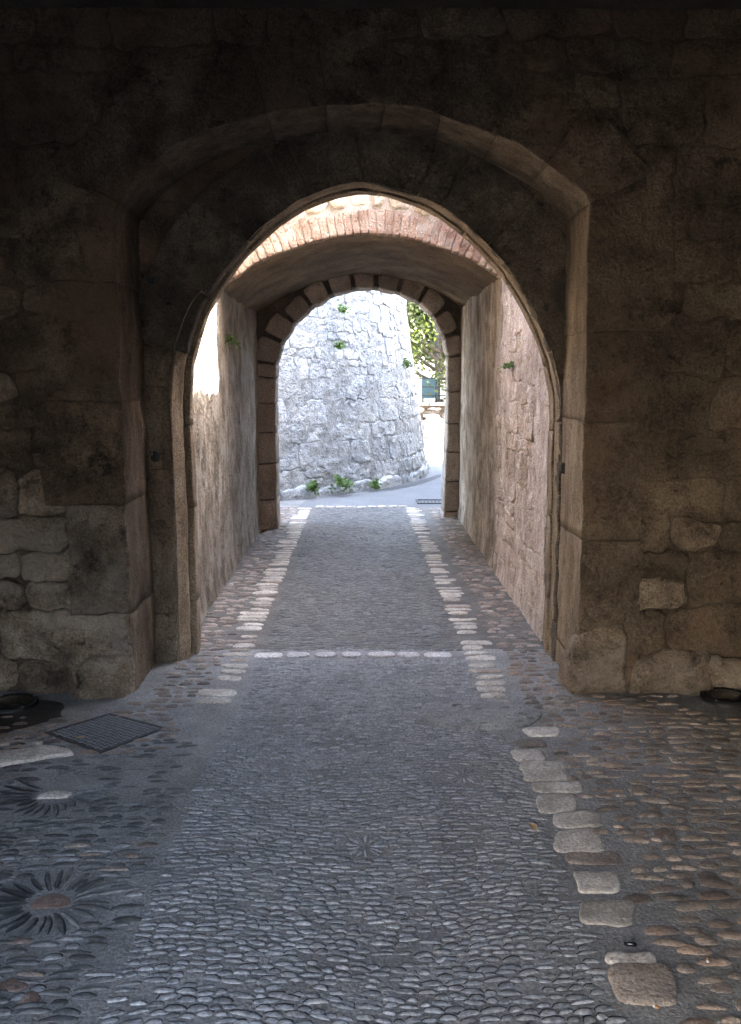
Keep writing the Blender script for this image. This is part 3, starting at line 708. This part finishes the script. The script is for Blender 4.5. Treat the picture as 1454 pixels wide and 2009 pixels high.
def mass(name, items, mats, root):
    """many pebbles past the ones built singly, as one piece of the floor"""
    V, F, mi, tone = [], [], [], []
    for me, loc, rz, scl in items:
        k = len(V); c, s = cos(rz), sin(rz); t = random.random()
        for v in me.vertices:
            x, y, z = v.co.x * scl[0], v.co.y * scl[1], v.co.z * scl[2]
            V.append((loc[0] + x * c - y * s, loc[1] + x * s + y * c, loc[2] + z)); tone.append(t)
        for p in me.polygons:
            F.append(tuple(i + k for i in p.vertices)); mi.append(p.material_index)
    o = link(name, mesh(name, V, F, mats, True, mi, tone), root); return tag(o, kind='stuff')
def nearest_first(items): return sorted(items, key=lambda q: hypot(q[1][0], q[1][1]))
rs = random.Random(77)
ROS = [gnd(100, 1770), gnd(108, 1560), gnd(520, 1513), gnd(908, 1522), gnd(716, 1660)]
ROSR = [.16, .16, .075, .085, .07]
PATCH = gnd(945, 1404); PATCHR = (.29, .20)
GRATE = [gnd(88, 1440), gnd(216, 1402), gnd(326, 1430), gnd(196, 1480)]
SLAB = [gnd(*p) for p in ((-60, 1512), (0, 1506), (70, 1492), (158, 1482), (120, 1468), (85, 1466), (40, 1474), (-60, 1484))]
SLAB2 = [gnd(*p) for p in ((45, 1471), (100, 1462), (92, 1454), (60, 1458))]
def blocked(x, y, pad=0.0):
    for c, r in zip(ROS, ROSR):
        if hypot(x - c[0], y - c[1]) < r + pad: return True
    if ((x - PATCH[0]) / PATCHR[0]) ** 2 + ((y - PATCH[1]) / PATCHR[1]) ** 2 < 1: return True
    return inside((x, y), GRATE) or inside((x, y), SLAB)
XL = lambda y: -.70 if y < 3.6 else (-.70 + .06 * min(1, (y - 3.6) / .8))
XR = lambda y: .635 if y < 4 else .575 - .012 * (y - 4)
def carpet(y0, y1, dy, ln, items, kinds):
    y = y0
    while y < y1:
        off = rs.uniform(0, ln); x = XL(y) + .02 + off * .5
        while x < XR(y) - .015:
            yy = y + .03 * sin(x * 5.5 + y * 1.7) + .02 * sin(x * 13 - y * 4) + rs.uniform(-.007, .007)
            l_ = ln * rs.uniform(.55, 1.35); xx = x + l_ / 2
            if not blocked(xx, yy, .02) and not (5.1 < yy < 5.26) and rs.random() < .93 + .06 * noise.noise(Vector((xx * 3, yy * 3, 9))):
                items.append((rs.choice(kinds), (xx, yy, gz(xx, yy) - .0006), rs.uniform(-.22, .22) + .15 * cos(xx * 5.5 + y * 1.7), (l_ * .5, dy * rs.uniform(.26, .44), rs.uniform(.003, .0065))))
            x += l_ * 1.06
        y += dy
near, far = [], []
carpet(1.75, 5.3, .028, .05, near, VAR)
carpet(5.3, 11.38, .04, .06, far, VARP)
near = nearest_first(near)
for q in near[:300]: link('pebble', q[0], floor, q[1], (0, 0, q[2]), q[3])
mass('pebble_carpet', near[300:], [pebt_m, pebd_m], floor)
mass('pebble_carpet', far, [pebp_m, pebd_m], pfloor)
# left field of larger dark pebbles
left = []
y = 1.8
while y < 3.95:
    x = -2.3 + rs.uniform(0, .1)
    while x < XL(y) - .05:
        l_ = rs.uniform(.04, .1); xx = x + l_ / 2; yy = y + rs.uniform(-.012, .012)
        thin = yy > 3.3 and rs.random() < .55
        bare = yy < 2.12 and xx < -.78
        if not blocked(xx, yy, .012 + l_ * .25) and not thin and not bare and rs.random() < .9:
            left.append((rs.choice(DARK if rs.random() < .7 else VAR), (xx, yy, gz(xx, yy) - .0006), rs.uniform(-.14, .14) + .08, (l_ * .5, rs.uniform(.0075, .0145), rs.uniform(.004, .008))))
        x += l_ + rs.uniform(.006, .022)
    y += .031
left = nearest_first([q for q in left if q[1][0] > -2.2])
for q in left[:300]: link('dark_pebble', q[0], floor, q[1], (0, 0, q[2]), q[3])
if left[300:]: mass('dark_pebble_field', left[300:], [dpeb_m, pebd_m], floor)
# rosettes: a flat stone with pebbles set round it like rays
CEN = pebble_mesh('rosette_stone', [rpeb_m, rpeb_m], 300, 0, .5, 16); CENP = pebble_mesh('rosette_stone', [pale_m, pale_m], 301, 0, .5, 16)
for i, (c, R) in enumerate(zip(ROS, ROSR)):
    big = i < 2; k = 25 if big else 13
    if big:
        link('rosette_stone', CEN if i == 0 else CENP, floor, (c[0], c[1], gz(*c)), (0, 0, .15), (.062 if i == 0 else .065, .042 if i == 0 else .036, .008))
    for j in range(k):
        a = 2 * pi * (j + rs.uniform(-.25, .25)) / k
        if i == 1 and .4 < a < 2.4: continue
        r0 = .072 if big else .02; l_ = rs.uniform(.09, .19) if big else rs.uniform(.035, .06)
        if big and abs(sin(a)) > .6: l_ *= .7
        rr = r0 + l_ / 2 + rs.uniform(0, .012); x, y = c[0] + cos(a) * rr, c[1] + sin(a) * rr
        link('ray_pebble', rs.choice(DARK if big else RAY), floor, (x, y, gz(x, y) - .0006), (0, 0, a), (l_ / 2, (rs.uniform(.007, .013) if big else .007), .008 if big else .006))
# red brown stones in the left mortar strip
for px, py, a, b in ((22, 1935, .045, .03), (58, 1958, .03, .024), (40, 1848, .03, .014)):
    x, y = gnd(px, py); link('rusty_stone', CEN, floor, (x, y, gz(x, y) - .0006), (0, 0, rs.uniform(-.3, .3)), (a, b, .007))
# right field: brownish cobbles in mortar
def cobbles(x0, x1, y0, y1, amin, amax, items, skip=lambda x, y: False, row=.07, lo=.004, hi=.011, drop=.06, asp=(.8, 1.1)):
    y = y0
    while y < y1:
        x = x0 + rs.uniform(0, amax)
        while x < x1:
            a = rs.uniform(amin, amax); xx = x + a; yy = y + rs.uniform(-.014, .014) + .02 * sin(x * 6)
            if xx + a * .8 < x1 + .02 and not skip(xx, yy) and rs.random() > drop:
                items.append((rs.choice(COB), (xx, yy, gz(xx, yy) - .0006), rs.uniform(-.25, .25), (a, row * .43 * rs.uniform(*asp) * (.7 if rs.random() < .25 else 1), rs.uniform(lo, hi))))
            x += 2 * a + rs.uniform(.004, .02)
        y += row * rs.uniform(.92, 1.08)
EDGE = [(1070, 1437, 70, 16), (1045, 1460, 60, 14), (1038, 1484, 62, 20), (1072, 1516, 84, 36), (1096, 1547, 100, 20), (1096, 1578, 74, 34), (1132, 1611, 94, 26), (1135, 1650, 100, 38), (1168, 1682, 110, 22), (1174, 1734, 92, 38), (1192, 1790, 108, 46), (1240, 1885, 104, 22), (1268, 1937, 126, 74)]
right = []
cobbles(.7, 2.3, 1.75, 4.5, .02, .058, right, lambda x, y: x < .86 - .015 * y + .04 * sin(y * 9) or hypot(x - 1.77, y - 4.38) < .19 or blocked(x, y) or any(abs(x - gnd(e[0], e[1])[0]) < .13 and abs(y - gnd(e[0], e[1])[1]) < .05 for e in EDGE), .058, .004, .012, .08, (.6, 1.15))
right = nearest_first(right)
if right[230:]: mass('cobble_field', right[230:], [cob_m, cob_m], floor)
for q in right[:230]: link('cobble', q[0], floor, q[1], (0, 0, q[2]), q[3])
def flat_stone(name, poly, z, mat, root, rough=.005, bevel=.007, bulge=.001, h=.03):
    return stone(name, poly, -z, -z + h, mat, root, mp=lambda x, y, d: (x, y, -d), rough=rough, bevel=bevel, bulge=bulge)
for px, py, wpx, hpx in EDGE:
    c = [gnd(px - wpx / 2, py + hpx / 2), gnd(px + wpx / 2, py + hpx / 2), gnd(px + wpx / 2 - 6, py - hpx / 2), gnd(px - wpx / 2 - 8, py - hpx / 2)]
    c = [(a + rs.uniform(-.012, .012), b + rs.uniform(-.008, .012) + (.008 if i > 1 else -.006)) for i, (a, b) in enumerate(c)]
    p = rough_outline(c, .022, .006, py)
    flat_stone('edging_stone', p, .0075 + gz(*c[0]), {1682: cob_m, 1937: vous_m, 1460: cob_m}.get(py, pale_m), floor)
# passage margins
m_near, m_far = [], []
cobbles(-1.10, -.82, 4.42, 5.3, .022, .055, m_near, row=.06); cobbles(.78, 1.08, 4.35, 5.3, .022, .055, m_near, row=.06)
cobbles(-1.75, -.84, 3.8, 4.42, .022, .055, m_near, lambda x, y: blocked(x, y) or (x < -1.2 and y > 4.2), .06, .003, .008, .25)
cobbles(-1.10, -.82, 5.3, 11.4, .025, .062, m_far, row=.066); cobbles(.76, 1.09, 5.3, 11.4, .025, .062, m_far, row=.066)
cobbles(-2.3, -1.25, 10.6, 11.4, .03, .06, m_far)
m_near = m_near[:]; 
mass('cobble_margin', nearest_first(m_near)[70:], [cob_m, cob_m], floor)
for q in nearest_first(m_near)[:70]: link('cobble', q[0], floor, q[1], (0, 0, q[2]), q[3])
m_far = nearest_first(m_far)
for q in m_far[:300]: link('cobble', q[0], pfloor, q[1], (0, 0, q[2]), q[3])
if m_far[300:]: mass('cobble_margin', m_far[300:], [cob_m, cob_m], pfloor)
for side in (-1, 1):
    y = 4.28 if side < 0 else 4.36
    while y < 11.35:
        h = rs.uniform(.05, .1); w_ = rs.uniform(.13, .21); xi = (XL(y) - .015) if side < 0 else (XR(y) + .015)
        x0, x1 = (xi - w_, xi) if side < 0 else (xi, xi + w_)
        p = rough_outline([(x0, y), (x1, y + rs.uniform(-.01, .01)), (x1 + rs.uniform(-.015, .015), y + h), (x0 + rs.uniform(-.02, .02), y + h)], .03, .007, y)
        if rs.random() < .9: flat_stone('edging_stone', p, .006 + gz(xi, y), pale_m if rs.random() < .88 else cob_m, floor if y < 5.3 else pfloor)
        y += h + rs.uniform(.015, .045)
for x in (-.56, -.385, -.225, -.075, .10, .26, .43):
    wd = rs.uniform(.125, .15) + (.03 if x in (-.56, .10, .43) else -.01)
    p = rough_outline([(x - wd / 2, 5.13), (x + wd / 2, 5.135), (x + wd / 2, 5.225), (x - wd / 2, 5.22)], .03, .005, x)
    flat_stone('granite_sett', p, .010, gran_m, floor)
for i in range(9):
    x = -.62 + i * .13
    p = rough_outline([(x, 11.39), (x + .12, 11.39), (x + .12, 11.47), (x, 11.46)], .03, .006, i)
    flat_stone('edging_stone', p, .012, pale_m, pfloor)
# slabs by the drain cover, the round mortar repair and the soot round the left lamp
flat_stone('slab', rough_outline(SLAB, .05, .01, 1), .014, pale_m, floor); flat_stone('slab', rough_outline(SLAB2, .05, .01, 2), .018, pale_m, floor)
p = [(PATCH[0] + cos(a) * PATCHR[0] * (1 + .08 * sin(3 * a)), PATCH[1] + sin(a) * PATCHR[1] * (1 + .06 * cos(2 * a))) for a in [2 * pi * i / 40 for i in range(40)]]
flat_stone('mortar_repair', p, .010, floor_m, floor, bevel=.015, bulge=.003)
for _ in range(26):
    a, r = rs.uniform(0, 2 * pi), rs.random() ** .5 * .85; x, y = PATCH[0] + cos(a) * r * PATCHR[0], PATCH[1] + sin(a) * r * PATCHR[1]
    link('repair_pebble', rs.choice(VAR), floor, (x, y, .010), (0, 0, rs.uniform(-.5, .5)), (.024, .009, .009))
LL, LR = gnd(24, 1384), gnd(1424, 1371)
soot = rough_outline([(LL[0] - .7, LL[1] - .42), (LL[0] + .06, LL[1] - .45), (LL[0] + .30, LL[1] - .16), (LL[0] + .26, LL[1] + .02), (LL[0] - .1, LL[1] + .12), (LL[0] - .7, LL[1] + .1)], .05, .03, 3)
sv = [(x, y, gz(x, y) + .0045) for x, y in soot]; sv.append((*centroid(soot), gz(*centroid(soot)) + .006))
part('soot_stain', sv, [(i, (i + 1) % len(soot), len(soot)) for i in range(len(soot))], soot_m, floor)

# ================================================================= SMALL THINGS ON THE FLOOR
def disc_ring(x, y, z0, z1, r0, r1, seg=32):
    V = []; 
    for z, r in ((z0, r0), (z0, r1), (z1, r1), (z1, r0)):
        V += [(x + cos(2 * pi * k / seg) * r, y + sin(2 * pi * k / seg) * r, z) for k in range(seg)]
    return V, [(q * seg + k, q * seg + (k + 1) % seg, ((q + 1) % 4) * seg + (k + 1) % seg, ((q + 1) % 4) * seg + k) for q in range(4) for k in range(seg)]
def ground_lamp(c, label):
    x, y = c; t = thing('ground_lamp', label, 'ground lamp', (x, y, 0), 'round lamps sunk in the porch floor')
    V, F = disc_ring(x, y, -.02, .02, .105, .125); part('rim', V, F, iron_m, t)
    V, F = disc_ring(x, y, -.02, .016, .0, .104); part('gasket', V, F, foil_m, t)
    V = []; n_ = 6
    for j in range(n_):
        a = pi / 2 * j / n_; V += [(x + cos(2 * pi * k / 28) * .1 * cos(a), y + sin(2 * pi * k / 28) * .1 * cos(a), .0165 + .012 * sin(a)) for k in range(28)]
    V.append((x, y, .0285)); F = [(j * 28 + k, j * 28 + (k + 1) % 28, (j + 1) * 28 + (k + 1) % 28, (j + 1) * 28 + k) for j in range(n_ - 1) for k in range(28)] + [((n_ - 1) * 28 + k, (n_ - 1) * 28 + (k + 1) % 28, len(V) - 1) for k in range(28)]
    part('glass_dome', V, F, lens_m, t)
    for k in range(4):
        a = pi / 4 + k * pi / 2; V, F = disc_ring(x + cos(a) * .115, y + sin(a) * .115, .018, .024, .0, .007, 8); part('bolt', V, F, castg_m, t)
ground_lamp(LL, 'black round lamp in soot stained floor by the wall left of the doorway')
ground_lamp(LR, 'black round lamp in clean mortar by the wall right of the doorway')
# studded drain cover
g0 = centroid(GRATE); t = thing('drain_cover', 'square grey iron cover with raised studs lying askew beside the left wall', 'drain cover', (g0[0], g0[1], 0))
def quad(u, v):
    a, b, c, d = GRATE; return (a[0] * (1 - u) * (1 - v) + b[0] * u * (1 - v) + c[0] * u * v + d[0] * (1 - u) * v, a[1] * (1 - u) * (1 - v) + b[1] * u * (1 - v) + c[1] * u * v + d[1] * (1 - u) * v)
mb = MB(); mb.prism([quad(.03, .03), quad(.97, .03), quad(.97, .97), quad(.03, .97)], -.02, .005); part('plate', mb.v, mb.f, castd_m, t, False)
for (a, b, c_, d) in ((0, 1, 0, .028), (0, 1, .972, 1), (0, .028, .03, .97), (.972, 1, .03, .97)):
    mb = MB(); mb.prism([quad(a, c_), quad(b, c_), quad(b, d), quad(a, d)], -.02, .008); part('frame', mb.v, mb.f, castd_m, t, False)
mb = MB(); N = 13
for i in range(N):
    for j in range(N):
        u, v = .05 + .9 * (i + .5) / N, .05 + .9 * (j + .5) / N; s, q = (.029, .012) if (i + j) % 2 else (.012, .029)
        mb.prism([quad(u - s, v - q), quad(u + s, v - q), quad(u + s, v + q), quad(u - s, v + q)], .004, .009)
tag(part('stud', mb.v, mb.f, castg_m, t, False), kind='stuff')
# litter
def butt(px, py, rz, label, l_=.022):
    x, y = gnd(px, py); z = gz(x, y) + .016; d = Vector((cos(rz), sin(rz), 0)); p = Vector((x, y, z))
    t = thing('cigarette_butt', label, 'cigarette butt', (x, y, z - .004))
    mb = MB(); mb.tube([p, p + d * l_], [.004, .0042], 10); part('filter', mb.v, mb.f, amber_m, t)
    mb = MB(); mb.tube([p + d * l_, p + d * (l_ * 1.5), p + d * (l_ * 1.62)], [.0041, .0038, .003], 10); part('paper', mb.v, mb.f, white_m, t)
butt(1389, 1890, -2.0, 'white tipped orange cigarette butt lying between cobbles on the right', .014)
butt(1292, 1990, 2.5, 'white and brown cigarette butt at the bottom edge below the big pink edging stone', .009)
x, y = gnd(1236, 1861); mb = MB(); z = gz(x, y) + .015
mb.tube([(x - .016, y + .003, z), (x - .014, y + .003, z), (x + .012, y - .004, z), (x + .018, y - .005, z)], [.004, .006, .006, .0035], 10)
tag(link('lighter_stub', mesh('lighter_stub', mb.v, mb.f, foil_m)), 'small glossy black plastic tube lying on mortar above the large pink edging stone', 'litter')
def dry_leaf(px, py, rz, s, label):
    x, y = gnd(px, py); z = gz(x, y) + .014; V = []; k = 7
    for i in range(k):
        u = i / (k - 1); wd = s * .28 * sin(pi * min(1, u * .96 + .04)) ; cx = (u - .5) * s
        for q in (-1, 0, 1):
            a, b = cx, q * wd + .04 * s * sin(u * 5); V.append((x + a * cos(rz) - b * sin(rz), y + a * sin(rz) + b * cos(rz), z + abs(q) * .12 * s + .1 * s * sin(u * 3)))
    F = [(i * 3 + q, i * 3 + q + 1, i * 3 + q + 4, i * 3 + q + 3) for i in range(k - 1) for q in range(2)]
    tag(link('dry_leaf', mesh('dry_leaf', V, F, dry_m)), label, 'dry leaf')
dry_leaf(158, 1455, .3, .035, 'curled tan dry leaf lying on the studded drain cover')
dry_leaf(1046, 1632, 1.9, .05, 'narrow tan dry leaf on the pebbles beside the pale edging stones')

# ================================================================= PLANTS
def tuft(name, label, o, nrm, n_, ln, wid, seed, group=None):
    r = random.Random(seed); t = thing(name, label, 'plant', o, group); o = Vector(o); nrm = Vector(nrm).normalized()
    for kind in ('stem', 'foliage'):
        mb = MB()
        for i in range(n_):
            d = (nrm * r.uniform(.3, 1) + Vector((r.uniform(-.8, .8), r.uniform(-.8, .8), r.uniform(-.2, .9)))).normalized(); L = ln * r.uniform(.5, 1)
            p = [o + d * L * u - Vector((0, 0, L * .45 * u * u)) for u in (0, .35, .7, 1)]
            if kind == 'stem': mb.tube(p, [.003, .0025, .002, .001], 4)
            else:
                for u in range(1, 4):
                    for _ in range(3):
                        c = p[u] + Vector((r.uniform(-1, 1), r.uniform(-1, 1), r.uniform(-1, 1))) * wid; a = Vector((r.uniform(-1, 1), r.uniform(-1, 1), r.uniform(-.6, .6))).normalized() * wid; b = a.orthogonal().normalized() * wid * .45
                        mb.add([c - a, c + b, c + a, c - b + Vector((0, 0, wid * .2))], [(0, 1, 2, 3)])
        part(kind, mb.v, mb.f, herb_m, t, False)
        r = random.Random(seed)
def tower_pt(px, py):
    d = ray(px, py); t = 10.0
    for _ in range(4000):
        x, y, z = d.x * t, d.y * t, EYE + d.z * t
        if hypot(x - TC[0], y - TC[1]) < 4.95 - .14 * z + .02: break
        t += .004
    n_ = Vector((x - TC[0], y - TC[1], .5)).normalized(); return (x, y, z), n_
for px, py, n_, l_, lab in ((603, 955, 14, .17, 'leftmost green weed tuft at the foot of the round tower'), (657, 948, 20, .22, 'largest green weed tuft at the foot of the round tower'), (722, 950, 10, .14, 'rightmost green weed tuft at the foot of the round tower'),
                            (652, 680, 8, .13, 'weed tuft growing from a joint high on the round tower'), (781, 714, 9, .13, 'weed tuft growing near the sunlit right edge of the round tower'), (657, 608, 8, .14, 'small weed tuft growing near the top of the tower just under the arch')):
    p, nn = tower_pt(px, py); tuft('weed_tuft', lab, (p[0] + nn.x * .1, p[1] + nn.y * .1, max(p[2], .02)), nn, n_, l_, .035, px)
d = ray(446, 668); tt = -1.10 / d.x; tuft('weed_tuft', 'sunlit green weed growing from the left passage wall under the vault edge', (d.x * tt, d.y * tt, EYE + d.z * tt), (1, 0, .2), 12, .11, .016, 5)
d = ray(1006, 720); tt = 1.09 / d.x; tuft('weed_tuft', 'small green weed growing from the pinkish right passage wall', (d.x * tt, d.y * tt, EYE + d.z * tt), (-1, 0, .2), 9, .11, .014, 6)

# ================================================================= BEYOND THE TOWER
def tree(label, x, y, h, R, nleaf, ls, seed):
    r = random.Random(seed); t = thing('broadleaf_tree', label, 'tree', (x, y, 0), 'trees beyond the tower')
    mb = MB(); mb.tube([(x, y, -.1), (x + .05, y, h * .2), (x - .05, y + .1, h * .42), (x, y, h * .75)], [.2, .15, .12, .05], 10); part('trunk', mb.v, mb.f, bark_m, t)
    mb = MB(); ends = []
    for i in range(14):
        z0 = h * r.uniform(.22, .6); a = r.uniform(0, 2 * pi); e = Vector((x + cos(a) * R * r.uniform(.5, .95), y + sin(a) * R * r.uniform(.5, .95), z0 + h * r.uniform(.05, .4)))
        mb.tube([(x, y, z0), ((x + e.x) / 2, (y + e.y) / 2, (z0 + e.z) / 2 + .15), e], [.06, .04, .012], 6); ends.append(e)
    part('limb', mb.v, mb.f, bark_m, t)
    mb = MB(); cl = [e + Vector((r.gauss(0, .3), r.gauss(0, .3), r.gauss(0, .35))) * R * .5 for e in ends for _ in range(5)]
    for i in range(nleaf):
        c = r.choice(cl) + Vector((r.gauss(0, 1), r.gauss(0, 1), r.gauss(0, .8))) * R * .13
        a = Vector((r.uniform(-1, 1), r.uniform(-1, 1), r.uniform(-.7, .7))).normalized() * ls * r.uniform(.6, 1.2); b = a.cross(Vector((r.uniform(-1, 1), r.uniform(-1, 1), r.uniform(-1, 1)))).normalized() * ls * .45
        mb.add([c - a, c + b, c + a, c - b], [(0, 1, 2), (0, 2, 3)])
    part('crown', mb.v, mb.f, leaf_m, t, False)
tree('leafy tree nearest the tower with branches hanging over the terrace wall', 2.3, 28.6, 6.2, 2.5, 24000, .09, 1)
tree('leafy tree standing behind the blue board', 4.2, 31.5, 7.0, 3.0, 20000, .11, 2)
tree('darker leafy tree at the back half hidden by the tower', .6, 33.0, 7.5, 3.2, 20000, .11, 3)
tree('unseen leafy tree added at the sunny end of the terrace wall to shade its stones', 6.6, 26.0, 6.0, 2.6, 16000, .11, 7)  # added out of view to cast dappled shade on the terrace
tree('leafy tree farthest back on the slope', 3.2, 38.0, 9.0, 4.0, 13000, .15, 4)
# terrace wall, boulders, railing and boards
t = thing('terrace_wall', 'low rubble terrace wall with a flat coping below the trees', 'wall', (2.2, 27, 0))
mb = MB(); mb.box(-.5, 7, 27.05, 27.4, -.05, .80); part('core', mb.v, mb.f, mort_m, t, False)
rs = random.Random(9)
for q in rubble(.6, 4.2, .0, .78, [.2, .26, .18], .25, .6, .012, .03, .1, rs):
    stone('stone', rough_outline(q, .1, .02, 3), 27.0 + rs.uniform(-.03, .03), 27.1, cob_m, t, rough=.02, bevel=.04)
x = -.5
while x < 6.8:
    mb = MB(); mb.box(x, x + .78, 26.95, 27.45, .81, .91); part('coping_stone', mb.v, mb.f, cob_m, t, False); x += .8
def boulder(label, x, y, z, a, b, c, seed):
    import bmesh
    bm = bmesh.new(); bmesh.ops.create_icosphere(bm, subdivisions=3, radius=1)
    for v in bm.verts:
        d = noise.noise(v.co * 1.3 + Vector((seed, 0, 0))) * .35 + noise.noise(v.co * 4 + Vector((seed, 0, 0))) * .12
        v.co = Vector((v.co.x * a, v.co.y * b, v.co.z * c)) * (1 + d)
    me = bpy.data.meshes.new('boulder'); bm.to_mesh(me); bm.free(); me.materials.append(cob_m)
    tag(link('boulder', me, None, (x, y, z)), label, 'boulder', 'boulders below the terrace wall')
boulder('large pale boulder leaning against the terrace wall beyond the tower', 2.02, 26.3, .2, .42, .35, .36, 1)
boulder('grey boulder lying next to the tower edge below the terrace wall', 1.3, 26.2, .1, .4, .3, .26, 2)
boulder('low flat boulder in front of the large pale one', 1.75, 25.6, .05, .5, .25, .13, 3)
boulder('pale boulder at the far right end under the terrace wall', 2.9, 26.4, .15, .4, .3, .3, 4)
t = thing('railing', 'thin dark metal railing along the top of the terrace wall', 'railing', (2, 27.2, .91))
for x in (.3, 1.2, 2.1, 3.0, 3.9, 4.8):
    mb = MB(); mb.tube([(x, 27.2, .9), (x, 27.2, 1.62)], [.022, .022], 8); part('post', mb.v, mb.f, iron_m, t)
for z in (1.1, 1.35, 1.6):
    mb = MB(); mb.tube([(.2, 27.2, z), (5, 27.2, z)], [.016, .016], 8); part('rail', mb.v, mb.f, iron_m, t)
def board(label, x, y, z0, z1, wd, mat):
    t = thing('notice_board', label, 'board', (x, y, z0)); mb = MB(); mb.box(x - wd / 2, x + wd / 2, y, y + .04, z0, z1); part('panel', mb.v, mb.f, mat, t, False)
    for s in (-1, 1):
        mb = MB(); mb.box(x + s * (wd / 2 - .05) - .03, x + s * (wd / 2 - .05) + .03, y + .043, y + .09, .0, z1 + .05); part('post', mb.v, mb.f, iron_m, t, False)
board('blue board standing behind the railing under the trees', 1.98, 28.0, 1.0, 1.62, .5, teal_m)
board('white board standing behind the railing right of the blue one', 2.5, 28.0, .98, 1.55, .4, white_m)
sheet('bank', [(-6, 27.4), (14, 27.4), (20, 60), (-12, 60)], .78, earth_m, thick=.8)
# iron gully in the road
gx, gy = gnd(847, 985); t = thing('gully_grate', 'small slotted iron gully grate in the pale road beyond the far archway', 'drain grate', (gx, gy, 0))
for (a, b, c_, d) in ((-.2, .2, -.2, -.17), (-.2, .2, .17, .2), (-.2, -.17, -.17, .17), (.17, .2, -.17, .17)):
    mb = MB(); mb.box(gx + a, gx + b, gy + c_, gy + d, .0, .012); part('frame', mb.v, mb.f, asphd_m, t, False)
for i in range(7):
    mb = MB(); x = gx - .14 + i * .047; mb.box(x - .012, x + .012, gy - .17, gy + .17, .0, .005); part('bar', mb.v, mb.f, asphd_m, t, False)
